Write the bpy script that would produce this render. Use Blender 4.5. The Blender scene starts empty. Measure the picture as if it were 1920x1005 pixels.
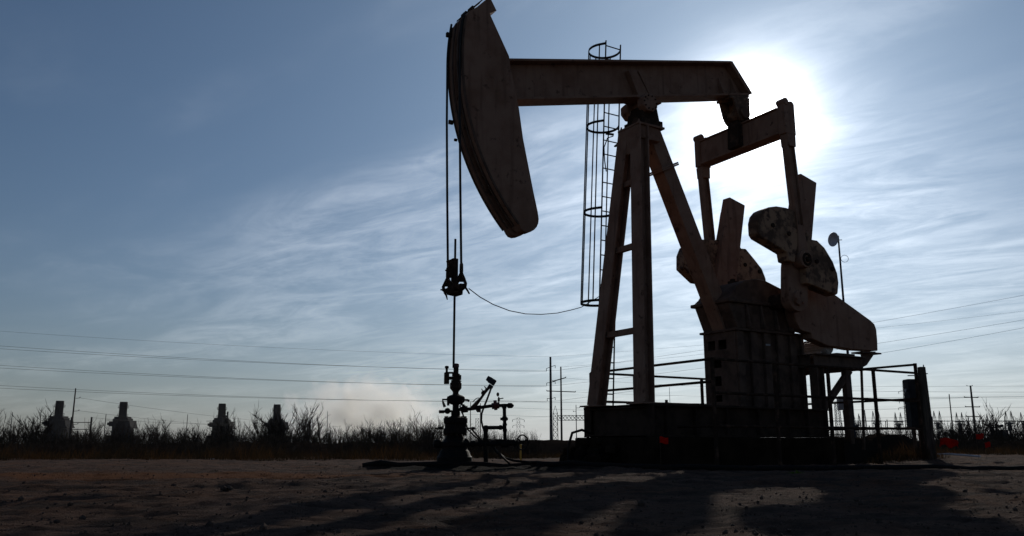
import bpy, bmesh, math, random
import numpy as np
from mathutils import Vector, Matrix

R = math.radians
scene = bpy.context.scene
COL = scene.collection

# ------------------------------------------------------------------ camera, sky, sun, exposure
CAM_H = 0.42
F_PX, CX, CY = 1575.0, 960.0, 502.5          # focal length and centre in photograph pixels
PITCH = math.atan(329.5 / F_PX)
cam = bpy.data.cameras.new('camera')
cam.sensor_width = 36.0
cam.lens = 36.0 * F_PX / 1920.0
cam.clip_start, cam.clip_end = 0.05, 6000.0
cam_ob = bpy.data.objects.new('camera', cam)
COL.objects.link(cam_ob)
cam_ob.location = (0, 0, CAM_H)
cam_ob.rotation_euler = (R(90) + PITCH, 0, 0)
scene.camera = cam_ob

SUN_AZ, SUN_EL = R(16.94), R(21.05)           # azimuth clockwise from +Y
SUN_DIR = Vector((math.sin(SUN_AZ) * math.cos(SUN_EL), math.cos(SUN_AZ) * math.cos(SUN_EL), math.sin(SUN_EL)))
scene.view_settings.view_transform = 'Standard'
scene.view_settings.look = 'None'
scene.view_settings.gamma = 1.0
scene.view_settings.exposure = -1.0
scene.cycles.use_denoising = True
scene.cycles.max_bounces = 8
scene.cycles.volume_bounces = 6
scene.cycles.transparent_max_bounces = 16

world = bpy.data.worlds.new('World')
scene.world = world
world.use_nodes = True


CLOUD_X, CLOUD_Y = 8.4, 1.7


def build_world():
    nt = world.node_tree
    N, L = nt.nodes, nt.links
    N.clear()
    out = N.new('ShaderNodeOutputWorld')
    bg = N.new('ShaderNodeBackground')
    bg.inputs['Strength'].default_value = 0.083
    L.new(bg.outputs[0], out.inputs[0])
    sky = N.new('ShaderNodeTexSky')
    sky.sky_type = 'NISHITA'
    sky.sun_disc = False
    sky.sun_elevation = SUN_EL
    sky.sun_rotation = SUN_AZ
    sky.air_density = 1.0
    sky.dust_density = 0.05
    sky.ozone_density = 4.5
    tc = N.new('ShaderNodeTexCoord')

    def math_(op, a, b=None, c=None, clamp=False):
        n = N.new('ShaderNodeMath'); n.operation = op; n.use_clamp = clamp
        for i, x in enumerate((a, b, c)):
            if x is None: continue
            if isinstance(x, (int, float)): n.inputs[i].default_value = x
            else: L.new(x, n.inputs[i])
        return n.outputs[0]

    def ramp(x, a, b, smooth=True):
        n = N.new('ShaderNodeMapRange'); n.interpolation_type = 'SMOOTHSTEP' if smooth else 'LINEAR'
        L.new(x, n.inputs['Value'])
        n.inputs['From Min'].default_value = a; n.inputs['From Max'].default_value = b
        return n.outputs['Result']

    vm = N.new('ShaderNodeVectorMath'); vm.operation = 'NORMALIZE'
    L.new(tc.outputs['Generated'], vm.inputs[0])
    d = vm.outputs[0]
    sep = N.new('ShaderNodeSeparateXYZ'); L.new(d, sep.inputs[0])
    dot = N.new('ShaderNodeVectorMath'); dot.operation = 'DOT_PRODUCT'
    L.new(d, dot.inputs[0]); dot.inputs[1].default_value = SUN_DIR
    ang = math_('ARCCOSINE', math_('MINIMUM', dot.outputs['Value'], 0.999999))
    # a flat cloud deck: project the view direction on a plane overhead
    zz = math_('ADD', math_('MAXIMUM', sep.outputs['Z'], 0.0), 0.06)
    px = math_('DIVIDE', sep.outputs['X'], zz)
    py = math_('DIVIDE', sep.outputs['Y'], zz)
    # cirrus drawn out along one wind direction (towards the horizon at left)
    wx, wy = math.sin(R(-48)), math.cos(R(-48))
    al = math_('ADD', math_('MULTIPLY', px, wx), math_('MULTIPLY', py, wy))
    ac = math_('ADD', math_('MULTIPLY', px, wy), math_('MULTIPLY', py, -wx))

    def noise(scale, detail, rough, dist, sa, sc, off):
        cb = N.new('ShaderNodeCombineXYZ')
        L.new(math_('ADD', math_('MULTIPLY', al, sa), off[0]), cb.inputs[0])
        L.new(math_('ADD', math_('MULTIPLY', ac, sc), off[1]), cb.inputs[1])
        n = N.new('ShaderNodeTexNoise'); L.new(cb.outputs[0], n.inputs['Vector'])
        n.inputs['Scale'].default_value = scale; n.inputs['Detail'].default_value = detail
        n.inputs['Roughness'].default_value = rough; n.inputs['Distortion'].default_value = dist
        return n.outputs['Fac']
    big = noise(0.9, 4, 0.5, 0.4, 0.45, 0.9, (CLOUD_X, CLOUD_Y))
    streak = noise(1.7, 12, 0.64, 0.9, 0.72, 1.65, (2.4, 7.2))
    fine = noise(5.5, 10, 0.70, 1.3, 0.8, 1.4, (1.3, 0.2))
    near = ramp(ang, 0.70, 0.0, False)
    low = ramp(sep.outputs['Z'], 0.34, 0.13)
    mask = ramp(math_('ADD', big, math_('ADD', math_('MULTIPLY', near, 0.30), math_('MULTIPLY', low, 0.18))), 0.55, 0.86)
    body = ramp(math_('ADD', math_('MULTIPLY', streak, 0.76), math_('MULTIPLY', fine, 0.24)), 0.34, 0.72)
    cloud = math_('MULTIPLY', mask, math_('ADD', math_('MULTIPLY', body, 0.92), 0.08))
    # ice cloud scatters strongly forward: bright close to the sun
    fwd = math_('ADD', math_('MULTIPLY', math_('EXPONENT', math_('MULTIPLY', ang, -3.2)), 17.0), 3.0)
    veil = N.new('ShaderNodeVectorMath'); veil.operation = 'ADD'
    ccol = N.new('ShaderNodeVectorMath'); ccol.operation = 'SCALE'
    ccol.inputs[0].default_value = (0.985, 0.98, 0.965)
    L.new(math_('MULTIPLY', fwd, cloud), ccol.inputs['Scale'])
    L.new(sky.outputs[0], veil.inputs[0]); L.new(ccol.outputs[0], veil.inputs[1])
    # aureole of the thin high haze round the sun: a wide bluish part and a tight white one
    def glow(col, *terms):
        v = None
        for a, k in terms:
            t = math_('MULTIPLY', math_('EXPONENT', math_('MULTIPLY', ang, -k)), a)
            v = t if v is None else math_('ADD', v, t)
        n = N.new('ShaderNodeVectorMath'); n.operation = 'SCALE'
        n.inputs[0].default_value = col; L.new(v, n.inputs['Scale'])
        return n.outputs[0]
    au = N.new('ShaderNodeVectorMath'); au.operation = 'ADD'
    L.new(glow((.70, .955, 1.17), (9.5, 3.5)), au.inputs[0])
    L.new(glow((1.0, .98, .96), (5.0, 6.5), (300.0, 48.0)), au.inputs[1])
    add = N.new('ShaderNodeVectorMath'); add.operation = 'ADD'
    # grey dust haze lying on the horizon, brighter under the sun
    hzf = math_('MULTIPLY', math_('EXPONENT', math_('MULTIPLY', math_('MAXIMUM', sep.outputs['Z'], 0.0), -9.0)), 0.85)
    hzl = math_('ADD', math_('MULTIPLY', math_('EXPONENT', math_('MULTIPLY', ang, -3.0)), 33.0), 2.2)
    hzc = N.new('ShaderNodeVectorMath'); hzc.operation = 'SCALE'
    hzc.inputs[0].default_value = (1.0, 0.985, 0.985); L.new(hzl, hzc.inputs['Scale'])
    hmx = N.new('ShaderNodeMix'); hmx.data_type = 'RGBA'
    L.new(hzf, hmx.inputs[0]); L.new(veil.outputs[0], hmx.inputs[6]); L.new(hzc.outputs[0], hmx.inputs[7])
    L.new(hmx.outputs[2], add.inputs[0]); L.new(au.outputs[0], add.inputs[1])
    L.new(add.outputs[0], bg.inputs['Color'])


build_world()

sun = bpy.data.lights.new('sun', 'SUN')
sun.energy = 3.4
sun.angle = R(0.53)
sun.color = (1.0, 0.93, 0.82)
sun_ob = bpy.data.objects.new('sun', sun)
COL.objects.link(sun_ob)
sun_ob.rotation_euler = SUN_DIR.to_track_quat('Z', 'Y').to_euler()
sun_ob.location = (8, 25, 30)

# ------------------------------------------------------------------ helpers
cp_, sp_ = math.cos(PITCH), math.sin(PITCH)


def ray(x, y):
    a = (x - CX) / F_PX; b = (CY - y) / F_PX
    return Vector((a, cp_ - b * sp_, sp_ + b * cp_))


def at(x, y, Y):
    """Photograph pixel -> world point at depth Y in front of the viewpoint."""
    r = ray(x, y)
    return Vector((0, 0, CAM_H)) + r * (Y / r.y)


# frame of the pumpjack: u runs back along its axis, v across it (far side positive)
PJ = Vector((2.8988, 17.5, 0.0))
DU = Vector((2641.0, 1609.0, 0)).normalized()
DV = Vector((-DU.y, DU.x, 0))
PJ_ROT = math.atan2(DU.y, DU.x)


def W(u, v, z):
    return PJ + DU * u + DV * v + Vector((0, 0, z))


def onv(x, y, v):
    r = ray(x, y)
    c = Vector((0, 0, CAM_H))
    t = ((PJ + DV * v - c).dot(DV)) / r.dot(DV)
    p = c + r * t
    return ((p - PJ).dot(DU), p.z)


class MB:
    def __init__(self):
        self.v, self.f = [], []

    def add(self, vs, fs):
        o = len(self.v)
        self.v += [tuple(p) for p in vs]
        self.f += [tuple(i + o for i in q) for q in fs]
        return self

    def box(self, c, s, M=None):
        x, y, z = s[0] / 2, s[1] / 2, s[2] / 2
        vs = [Vector(p) for p in ((-x, -y, -z), (x, -y, -z), (x, y, -z), (-x, y, -z), (-x, -y, z), (x, -y, z), (x, y, z), (-x, y, z))]
        if M is not None: vs = [M @ p for p in vs]
        c = Vector(c)
        return self.add([p + c for p in vs], [(0, 3, 2, 1), (4, 5, 6, 7), (0, 1, 5, 4), (1, 2, 6, 5), (2, 3, 7, 6), (3, 0, 4, 7)])

    def bb(self, a, b):
        return self.box([(a[i] + b[i]) / 2 for i in range(3)], [abs(b[i] - a[i]) for i in range(3)])

    def prism(self, poly, a, b, axis=1):
        """Outline in the other two axes, extruded from a to b along the given axis."""
        n = len(poly)

        def P(p, t):
            return (p[0], t, p[1]) if axis == 1 else ((t, p[0], p[1]) if axis == 0 else (p[0], p[1], t))
        vs = [P(p, a) for p in poly] + [P(p, b) for p in poly]
        fs = [tuple(range(n)), tuple(range(2 * n - 1, n - 1, -1))]
        fs += [(i, (i + 1) % n, n + (i + 1) % n, n + i) for i in range(n)]
        return self.add(vs, fs)

    def frame(self, d, ref):
        d = Vector(d).normalized(); ref = Vector(ref)
        s = d.cross(ref)
        if s.length < 1e-4: s = d.cross(Vector((1, 0, 0)) if abs(d.x) < .9 else Vector((0, 1, 0)))
        s.normalize()
        return d, s, s.cross(d)

    def bar(self, p0, p1, w, h, ref=(0, 0, 1), w1=None, h1=None):
        p0, p1 = Vector(p0), Vector(p1)
        d, s, t = self.frame(p1 - p0, ref)
        w1 = w if w1 is None else w1; h1 = h if h1 is None else h1
        vs = []
        for p, a, b in ((p0, w, h), (p1, w1, h1)):
            vs += [p - s * a / 2 - t * b / 2, p + s * a / 2 - t * b / 2, p + s * a / 2 + t * b / 2, p - s * a / 2 + t * b / 2]
        return self.add(vs, [(0, 3, 2, 1), (4, 5, 6, 7), (0, 1, 5, 4), (1, 2, 6, 5), (2, 3, 7, 6), (3, 0, 4, 7)])

    def ibeam(self, p0, p1, w, h, tf=.03, tw=.02, ref=(0, 0, 1)):
        """I section: flanges w wide at the top and bottom of the depth h (depth along ref)."""
        p0, p1 = Vector(p0), Vector(p1)
        d, s, t = self.frame(p1 - p0, ref)
        o = t * (h / 2 - tf / 2)
        self.bar(p0 + o, p1 + o, w, tf, ref)
        self.bar(p0 - o, p1 - o, w, tf, ref)
        self.bar(p0, p1, tw, h - 2 * tf, ref)
        return self

    def tube(self, pts, r, n=8, caps=True):
        pts = [Vector(p) for p in pts]
        rs = r if isinstance(r, (list, tuple)) else [r] * len(pts)
        o = len(self.v); vs, fs = [], []
        ref = None
        for i, p in enumerate(pts):
            d = (pts[min(i + 1, len(pts) - 1)] - pts[max(i - 1, 0)]).normalized()
            if ref is None:
                ref = Vector((0, 0, 1)) if abs(d.z) < .9 else Vector((1, 0, 0))
            s = d.cross(ref)
            if s.length < 1e-5: s = d.cross(Vector((0, 1, 0.3)))
            s.normalize(); t = s.cross(d); ref = t
            for k in range(n):
                a = 2 * math.pi * k / n
                vs.append(p + (s * math.cos(a) + t * math.sin(a)) * rs[i])
        for i in range(len(pts) - 1):
            for k in range(n):
                fs.append((i * n + k, i * n + (k + 1) % n, (i + 1) * n + (k + 1) % n, (i + 1) * n + k))
        if caps:
            fs.append(tuple(range(n - 1, -1, -1)))
            m = (len(pts) - 1) * n
            fs.append(tuple(range(m, m + n)))
        return self.add(vs, fs)

    def cyl(self, p0, p1, r, r1=None, n=20):
        return self.tube([p0, p1], [r, r if r1 is None else r1], n)

    def lathe(self, prof, c, n=24):
        """prof: (radius, z) from bottom to top, turned round the vertical through c."""
        c = Vector(c); vs, fs = [], []
        for r, z in prof:
            for k in range(n):
                a = 2 * math.pi * k / n
                vs.append(c + Vector((r * math.cos(a), r * math.sin(a), z)))
        for i in range(len(prof) - 1):
            for k in range(n):
                fs.append((i * n + k, i * n + (k + 1) % n, (i + 1) * n + (k + 1) % n, (i + 1) * n + k))
        fs.append(tuple(range(n - 1, -1, -1)))
        m = (len(prof) - 1) * n
        fs.append(tuple(range(m, m + n)))
        return self.add(vs, fs)

    def ring(self, c, ax, Rr, r, n=32, m=8, a0=0, a1=2 * math.pi, s0=None):
        d, s, t = self.frame(ax, s0 or (0.01, 0.02, 1))
        c = Vector(c)
        full = abs(a1 - a0 - 2 * math.pi) < 1e-6
        pts = [c + (s * math.cos(a0 + (a1 - a0) * k / n) + t * math.sin(a0 + (a1 - a0) * k / n)) * Rr for k in range(n + 1)]
        return self.tube(pts, r, m, not full)

    def ball(self, c, r, n=12, sc=(1, 1, 1)):
        c = Vector(c); vs, fs = [], []
        m = n // 2
        for i in range(m + 1):
            th = math.pi * i / m
            for k in range(n):
                a = 2 * math.pi * k / n
                vs.append(c + Vector((r * sc[0] * math.sin(th) * math.cos(a), r * sc[1] * math.sin(th) * math.sin(a), r * sc[2] * math.cos(th))))
        for i in range(m):
            for k in range(n):
                fs.append((i * n + k, (i + 1) * n + k, (i + 1) * n + (k + 1) % n, i * n + (k + 1) % n))
        return self.add(vs, fs)

    def build(self, name, mat, parent=None, bevel=0.0, smooth=35, recalc=True):
        me = bpy.data.meshes.new(name)
        off = Vector((0, 0, 0))
        me.from_pydata(self.v, [], self.f)
        if recalc:
            bm = bmesh.new(); bm.from_mesh(me)
            bmesh.ops.remove_doubles(bm, verts=bm.verts, dist=1e-6)
            bmesh.ops.recalc_face_normals(bm, faces=bm.faces)
            bm.to_mesh(me); bm.free()
        me.materials.append(mat)
        if smooth:
            me.polygons.foreach_set('use_smooth', [True] * len(me.polygons))
            me.set_sharp_from_angle(angle=R(smooth))
        o = bpy.data.objects.new(name, me)
        COL.objects.link(o)
        if parent is not None: o.parent = parent
        if bevel:
            b = o.modifiers.new('bevel', 'BEVEL'); b.width = bevel; b.segments = 2
            b.limit_method = 'ANGLE'; b.angle_limit = R(40)
        return o


def tag(o, label=None, cat=None, group=None, kind=None):
    if label: o['label'] = label
    if cat: o['category'] = cat
    if group: o['group'] = group
    if kind: o['kind'] = kind
    return o


def thing(name, label, cat, loc=(0, 0, 0), rz=0.0, group=None):
    o = bpy.data.objects.new(name, None)
    COL.objects.link(o)
    o.location = loc; o.rotation_euler = (0, 0, rz)
    o.empty_display_size = 0.2
    return tag(o, label, cat, group)


KIDS = {}


def copy_tree(o, parent=None):
    c = o.copy(); COL.objects.link(c); c.parent = parent
    for ch in list(o.children): copy_tree(ch, c)
    return c


def rel(c, *pts):
    """World points relative to a thing that stands at c."""
    c = Vector(c)
    return [Vector(p) - c for p in pts]


# ------------------------------------------------------------------ materials
def mat(name, col, rough=0.6, metal=0.0, col2=None, nscale=6.0, bump=0.0, bscale=40.0, spec=0.5, lo=0.42, hi=0.62,
        col3=None, n3scale=1.5, lo3=0.55, hi3=0.68, stretch=(1, 1, 1), streaks=None):
    m = bpy.data.materials.new(name)
    m.use_nodes = True
    nt = m.node_tree; N, L = nt.nodes, nt.links
    b = N['Principled BSDF']
    b.inputs['Roughness'].default_value = rough
    b.inputs['Metallic'].default_value = metal
    b.inputs['Specular IOR Level'].default_value = spec
    b.inputs['Base Color'].default_value = (*col, 1)
    tc = N.new('ShaderNodeTexCoord')
    mp = N.new('ShaderNodeMapping'); L.new(tc.outputs['Object'], mp.inputs[0]); mp.inputs['Scale'].default_value = stretch
    src = None

    def blend(prev, c2, sc, lo, hi, det=8):
        n = N.new('ShaderNodeTexNoise'); L.new(mp.outputs[0], n.inputs['Vector'])
        n.inputs['Scale'].default_value = sc; n.inputs['Detail'].default_value = det; n.inputs['Roughness'].default_value = .62
        r = N.new('ShaderNodeMapRange'); L.new(n.outputs['Fac'], r.inputs['Value'])
        r.inputs['From Min'].default_value = lo; r.inputs['From Max'].default_value = hi
        x = N.new('ShaderNodeMix'); x.data_type = 'RGBA'
        L.new(r.outputs[0], x.inputs[0])
        if prev is None: x.inputs[6].default_value = (*col, 1)
        else: L.new(prev, x.inputs[6])
        x.inputs[7].default_value = (*c2, 1)
        return x.outputs[2]
    if col2: src = blend(None, col2, nscale, lo, hi)
    if col3: src = blend(src, col3, n3scale, lo3, hi3)
    if streaks:
        # run-down grime: noise drawn out vertically
        mp2 = N.new('ShaderNodeMapping'); L.new(tc.outputs['Object'], mp2.inputs[0]); mp2.inputs['Scale'].default_value = (9, 9, .7)
        n = N.new('ShaderNodeTexNoise'); L.new(mp2.outputs[0], n.inputs['Vector']); n.inputs['Scale'].default_value = 1.0; n.inputs['Detail'].default_value = 6
        r = N.new('ShaderNodeMapRange'); L.new(n.outputs['Fac'], r.inputs['Value']); r.inputs['From Min'].default_value = .54; r.inputs['From Max'].default_value = .70; r.inputs['To Max'].default_value = .8
        x = N.new('ShaderNodeMix'); x.data_type = 'RGBA'; L.new(r.outputs[0], x.inputs[0])
        L.new(src, x.inputs[6]); x.inputs[7].default_value = (*streaks, 1)
        src = x.outputs[2]
    if src: L.new(src, b.inputs['Base Color'])
    if bump:
        n = N.new('ShaderNodeTexNoise'); L.new(mp.outputs[0], n.inputs['Vector'])
        n.inputs['Scale'].default_value = bscale; n.inputs['Detail'].default_value = 6
        bp = N.new('ShaderNodeBump'); bp.inputs['Strength'].default_value = bump; bp.inputs['Distance'].default_value = 0.02
        L.new(n.outputs['Fac'], bp.inputs['Height']); L.new(bp.outputs[0], b.inputs['Normal'])
    return m


M = {}
M['paint'] = mat('weathered_tan_paint', (.275, .160, .108), .7, 0, (.205, .108, .068), 2.2, .2, 30, .1, .42, .66, (.085, .042, .027), 5.0, .60, .69, streaks=(.16, .085, .055))
M['rusty'] = mat('rust_blotched_paint', (.33, .195, .115), .7, 0, (.075, .040, .027), 6.0, .3, 25, .15, .50, .60, (.09, .05, .03), 1.5, .45, .6)
M['frame'] = mat('dark_brown_steel', (.125, .078, .055), .75, 0, (.065, .040, .028), 3.5, .2, 30, .12, .42, .62)
M['skid'] = mat('oily_skid_steel', (.060, .038, .027), .8, 0, (.03, .02, .014), 3.0, .2, 30, .05)
M['grease'] = mat('greasy_black_steel', (.040, .026, .019), .8, 0, (.10, .058, .040), 6.0, .3, 40, .0, .5, .65)
M['rope'] = mat('steel_wire_rope', (.02, .018, .016), .6, 0, spec=.2)
M['black'] = mat('black_iron', (.010, .0085, .008), .7, 0, (.02, .012, .009), 10, .2, 40, .1)
M['red_iron'] = mat('faded_red_iron', (.12, .02, .015), .6, 0, (.04, .02, .018), 12, .2, 40)
M['grey_box'] = mat('light_grey_enamel', (.45, .42, .41), .5, 0, (.30, .27, .25), 5)
M['dark_box'] = mat('dark_grey_enamel', (.045, .045, .048), .7, 0, (.03, .03, .032), 5, spec=.1)
M['wood'] = mat('weathered_wood', (.10, .075, .055), .85, 0, (.05, .037, .028), 5, .5, 30, .2, .4, .6, stretch=(6, 6, .5))
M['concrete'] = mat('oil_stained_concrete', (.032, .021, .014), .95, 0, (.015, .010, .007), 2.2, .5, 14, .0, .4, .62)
M['galv'] = mat('galvanised_steel', (.30, .30, .31), .5, .5, (.2, .2, .21), 3)
M['wire'] = mat('power_line_cable', (.05, .05, .053), .7, spec=.2)
M['pole'] = mat('grey_steel_pole', (.06, .06, .065), .7, 0, (.04, .04, .043), 3, spec=.2)
M['woodpole'] = mat('creosoted_pole', (.08, .062, .05), .85, 0, (.05, .04, .032), 4)
M['stack'] = mat('plant_grey_cladding', (.020, .019, .022), .9, 0, (.014, .014, .016), .25, spec=.15)
M['yellow'] = mat('yellow_plastic', (.65, .33, .03), .5)
M['white'] = mat('white_plastic', (.75, .75, .75), .5)
M['dish'] = mat('dish_grey_plastic', (.5, .5, .52), .4)
M['twig'] = mat('bare_twig_bark', (.035, .026, .021), .9, spec=.1)
M['brush'] = mat('dead_brush_stems', (.022, .018, .014), .95, 0, (.045, .03, .018), 2, spec=.1)
M['stone'] = mat('dirt_clod', (.10, .067, .051), .95, 0, (.055, .038, .030), 9, spec=0.05)


def leafy(name, col, col2, trans):
    m = bpy.data.materials.new(name); m.use_nodes = True
    nt = m.node_tree; N, L = nt.nodes, nt.links
    out = N['Material Output']; N.remove(N['Principled BSDF'])
    tc = N.new('ShaderNodeTexCoord')
    n = N.new('ShaderNodeTexNoise'); n.inputs['Scale'].default_value = .8; n.inputs['Detail'].default_value = 6
    L.new(tc.outputs['Object'], n.inputs['Vector'])
    r = N.new('ShaderNodeMapRange'); L.new(n.outputs['Fac'], r.inputs['Value']); r.inputs['From Min'].default_value = .36; r.inputs['From Max'].default_value = .52
    x = N.new('ShaderNodeMix'); x.data_type = 'RGBA'; L.new(r.outputs[0], x.inputs[0])
    x.inputs[6].default_value = (*col, 1); x.inputs[7].default_value = (*col2, 1)
    a = N.new('ShaderNodeBsdfDiffuse'); b = N.new('ShaderNodeBsdfTranslucent')
    L.new(x.outputs[2], a.inputs[0]); L.new(x.outputs[2], b.inputs[0])
    s = N.new('ShaderNodeMixShader'); s.inputs[0].default_value = trans
    L.new(a.outputs[0], s.inputs[1]); L.new(b.outputs[0], s.inputs[2]); L.new(s.outputs[0], out.inputs[0])
    return m


M['grass'] = leafy('dry_grass_blades', (.075, .038, .016), (.028, .02, .012), .3)
M['red_vinyl'] = leafy('bright_red_vinyl', (.85, .03, .015), (.75, .02, .01), .6)
M['red_cloth'] = leafy('red_flag_cloth', (.42, .026, .016), (.22, .013, .009), .5)


def ground_material():
    m = bpy.data.materials.new('packed_red_dirt'); m.use_nodes = True
    nt = m.node_tree; N, L = nt.nodes, nt.links
    b = N['Principled BSDF']; b.inputs['Roughness'].default_value = 1.0; b.inputs['Specular IOR Level'].default_value = .06
    tc = N.new('ShaderNodeTexCoord')

    def noise(sc, det=8, rough=.6, sx=1, sy=1):
        mp = N.new('ShaderNodeMapping'); L.new(tc.outputs['Object'], mp.inputs[0]); mp.inputs['Scale'].default_value = (sx, sy, 1)
        n = N.new('ShaderNodeTexNoise'); L.new(mp.outputs[0], n.inputs['Vector'])
        n.inputs['Scale'].default_value = sc; n.inputs['Detail'].default_value = det; n.inputs['Roughness'].default_value = rough
        return n.outputs['Fac']

    def rng(x, a, c):
        r = N.new('ShaderNodeMapRange'); L.new(x, r.inputs['Value']); r.inputs['From Min'].default_value = a; r.inputs['From Max'].default_value = c
        return r.outputs[0]

    def mix(f, a, c):
        x = N.new('ShaderNodeMix'); x.data_type = 'RGBA'; L.new(f, x.inputs[0])
        for i, k in ((6, a), (7, c)):
            if isinstance(k, tuple): x.inputs[i].default_value = (*k, 1)
            else: L.new(k, x.inputs[i])
        return x.outputs[2]
    c = mix(rng(noise(.35, 5), .42, .6), (.165, .100, .072), (.165, .083, .050))
    c = mix(rng(noise(1.6, 10, .72, 1, 1.6), .46, .58), c, (.080, .051, .039))
    c = mix(rng(noise(26, 6, .7), .56, .68), c, (.038, .025, .020))
    c = mix(rng(noise(60, 4, .6), .64, .72), c, (.26, .19, .15))
    def stain(cx, cy, rx, ry, wob):
        """Soft irregular patch lying on the ground at a fixed place."""
        mp = N.new('ShaderNodeMapping'); mp.vector_type = 'TEXTURE'
        L.new(tc.outputs['Object'], mp.inputs[0]); mp.inputs['Location'].default_value = (cx, cy, 0); mp.inputs['Scale'].default_value = (rx, ry, 50)
        ln = N.new('ShaderNodeVectorMath'); ln.operation = 'LENGTH'; L.new(mp.outputs[0], ln.inputs[0])
        a = N.new('ShaderNodeMath'); a.operation = 'MULTIPLY_ADD'; L.new(noise(2.2, 8, .7), a.inputs[0]); a.inputs[1].default_value = wob; L.new(ln.outputs['Value'], a.inputs[2])
        return rng(a.outputs[0], 1.0 + wob * .5, .55 + wob * .5)
    c = mix(stain(-4.8, 11.6, 5.2, 1.5, 1.3), c, (.20, .080, .034))
    c = mix(stain(-.6, 14.7, 2.6, 1.0, 1.1), c, (.014, .010, .008))
    L.new(c, b.inputs['Base Color'])
    bp = N.new('ShaderNodeBump'); bp.inputs['Strength'].default_value = 1.0; bp.inputs['Distance'].default_value = .09
    L.new(noise(8, 12, .76, 1, 1.5), bp.inputs['Height'])
    b2 = N.new('ShaderNodeBump'); b2.inputs['Strength'].default_value = 1.0; b2.inputs['Distance'].default_value = .03
    L.new(noise(48, 6, .7), b2.inputs['Height']); L.new(bp.outputs[0], b2.inputs['Normal']); L.new(b2.outputs[0], b.inputs['Normal'])
    return m


M['dirt'] = ground_material()
M['berm'] = mat('berm_soil', (.026, .019, .015), .95, 0, (.016, .012, .010), 1.4, .6, 8, .0)

rnd = random.Random(7)
nrng = np.random.default_rng(11)


# ------------------------------------------------------------------ ground
def lattice_noise(x, y, seed):
    xi = np.floor(x).astype(np.int64); yi = np.floor(y).astype(np.int64)
    fx = x - xi; fy = y - yi
    fx = fx * fx * (3 - 2 * fx); fy = fy * fy * (3 - 2 * fy)

    def h(a, b):
        n = (a * 374761393 + b * 668265263 + seed * 144665) & 0x7fffffff
        n = ((n ^ (n >> 13)) * 1274126177) & 0x7fffffff
        return ((n ^ (n >> 16)) & 0xffff) / 65535.0
    return (h(xi, yi) * (1 - fx) + h(xi + 1, yi) * fx) * (1 - fy) + (h(xi, yi + 1) * (1 - fx) + h(xi + 1, yi + 1) * fx) * fy


def sstep(a, b, x):
    t = np.clip((x - a) / (b - a), 0, 1)
    return t * t * (3 - 2 * t)


def ground_h(x, y):
    x = np.asarray(x, float); y = np.asarray(y, float)
    n = (lattice_noise(x * .45, y * .6, 1) - .5) * .05 + (lattice_noise(x * 1.1, y * 1.6, 6) - .5) * .035 + (lattice_noise(x * 2.7, y * 2.7, 2) - .5) * .030 \
        + (lattice_noise(x * 6, y * 9, 3) - .5) * .030 + (lattice_noise(x * 13, y * 21, 4) - .5) * .018
    n = n * (1 - sstep(22, 40, y)) * (1 - sstep(30, 60, np.abs(x)))
    for yr in (8.6, 10.3):                      # old wheel tracks crossing the pad
        w_ = y - yr - .9 * np.sin(x * .16 + 1.0) - .05 * x
        n = n - .035 * np.exp(-(w_ / .16) ** 2) + .022 * np.exp(-((np.abs(w_) - .30) / .10) ** 2)
    lift = .16 * sstep(6.5, 9.5, x) * sstep(16.5, 20.5, y) * (1 - sstep(26, 40, y))
    ridge = .055 * np.exp(-((y - 14.75) / .30) ** 2) * sstep(-2.7, -2.3, x) * (1 - sstep(2.5, 5, x)) * (.35 + 1.1 * lattice_noise(x * 3.1, y * 3.1, 12))
    return n + lift + ridge - .01


def build_ground():
    xs = np.concatenate([-np.geomspace(860, 15.2, 30), np.arange(-15, 15.001, .075), np.geomspace(15.2, 860, 30)])
    fine = [1.2]
    while fine[-1] < 24: fine.append(fine[-1] + max(.03, .0055 * fine[-1]))
    ys = np.concatenate([np.array([-55, -30, -15, -8, -4, -2, 0]), np.array(fine), np.geomspace(24.6, 860, 36)])
    X, Y = np.meshgrid(xs, ys)
    Z = ground_h(X, Y)
    nx, ny = len(xs), len(ys)
    verts = np.stack([X, Y, Z], -1).reshape(-1, 3)
    i = (np.arange(ny - 1)[:, None] * nx + np.arange(nx - 1)[None]).reshape(-1)
    faces = np.stack([i, i + 1, i + nx + 1, i + nx], -1)
    me = bpy.data.meshes.new('ground')
    me.vertices.add(len(verts)); me.vertices.foreach_set('co', verts.ravel())
    me.loops.add(faces.size); me.loops.foreach_set('vertex_index', faces.ravel().astype(np.int32))
    me.polygons.add(len(faces)); me.polygons.foreach_set('loop_start', np.arange(0, faces.size, 4, dtype=np.int32))
    me.update(calc_edges=True); me.validate()
    me.polygons.foreach_set('use_smooth', [True] * len(me.polygons))
    me.materials.append(M['dirt'])
    o = bpy.data.objects.new('ground', me); COL.objects.link(o)
    tag(o, kind='structure')


build_ground()


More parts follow.
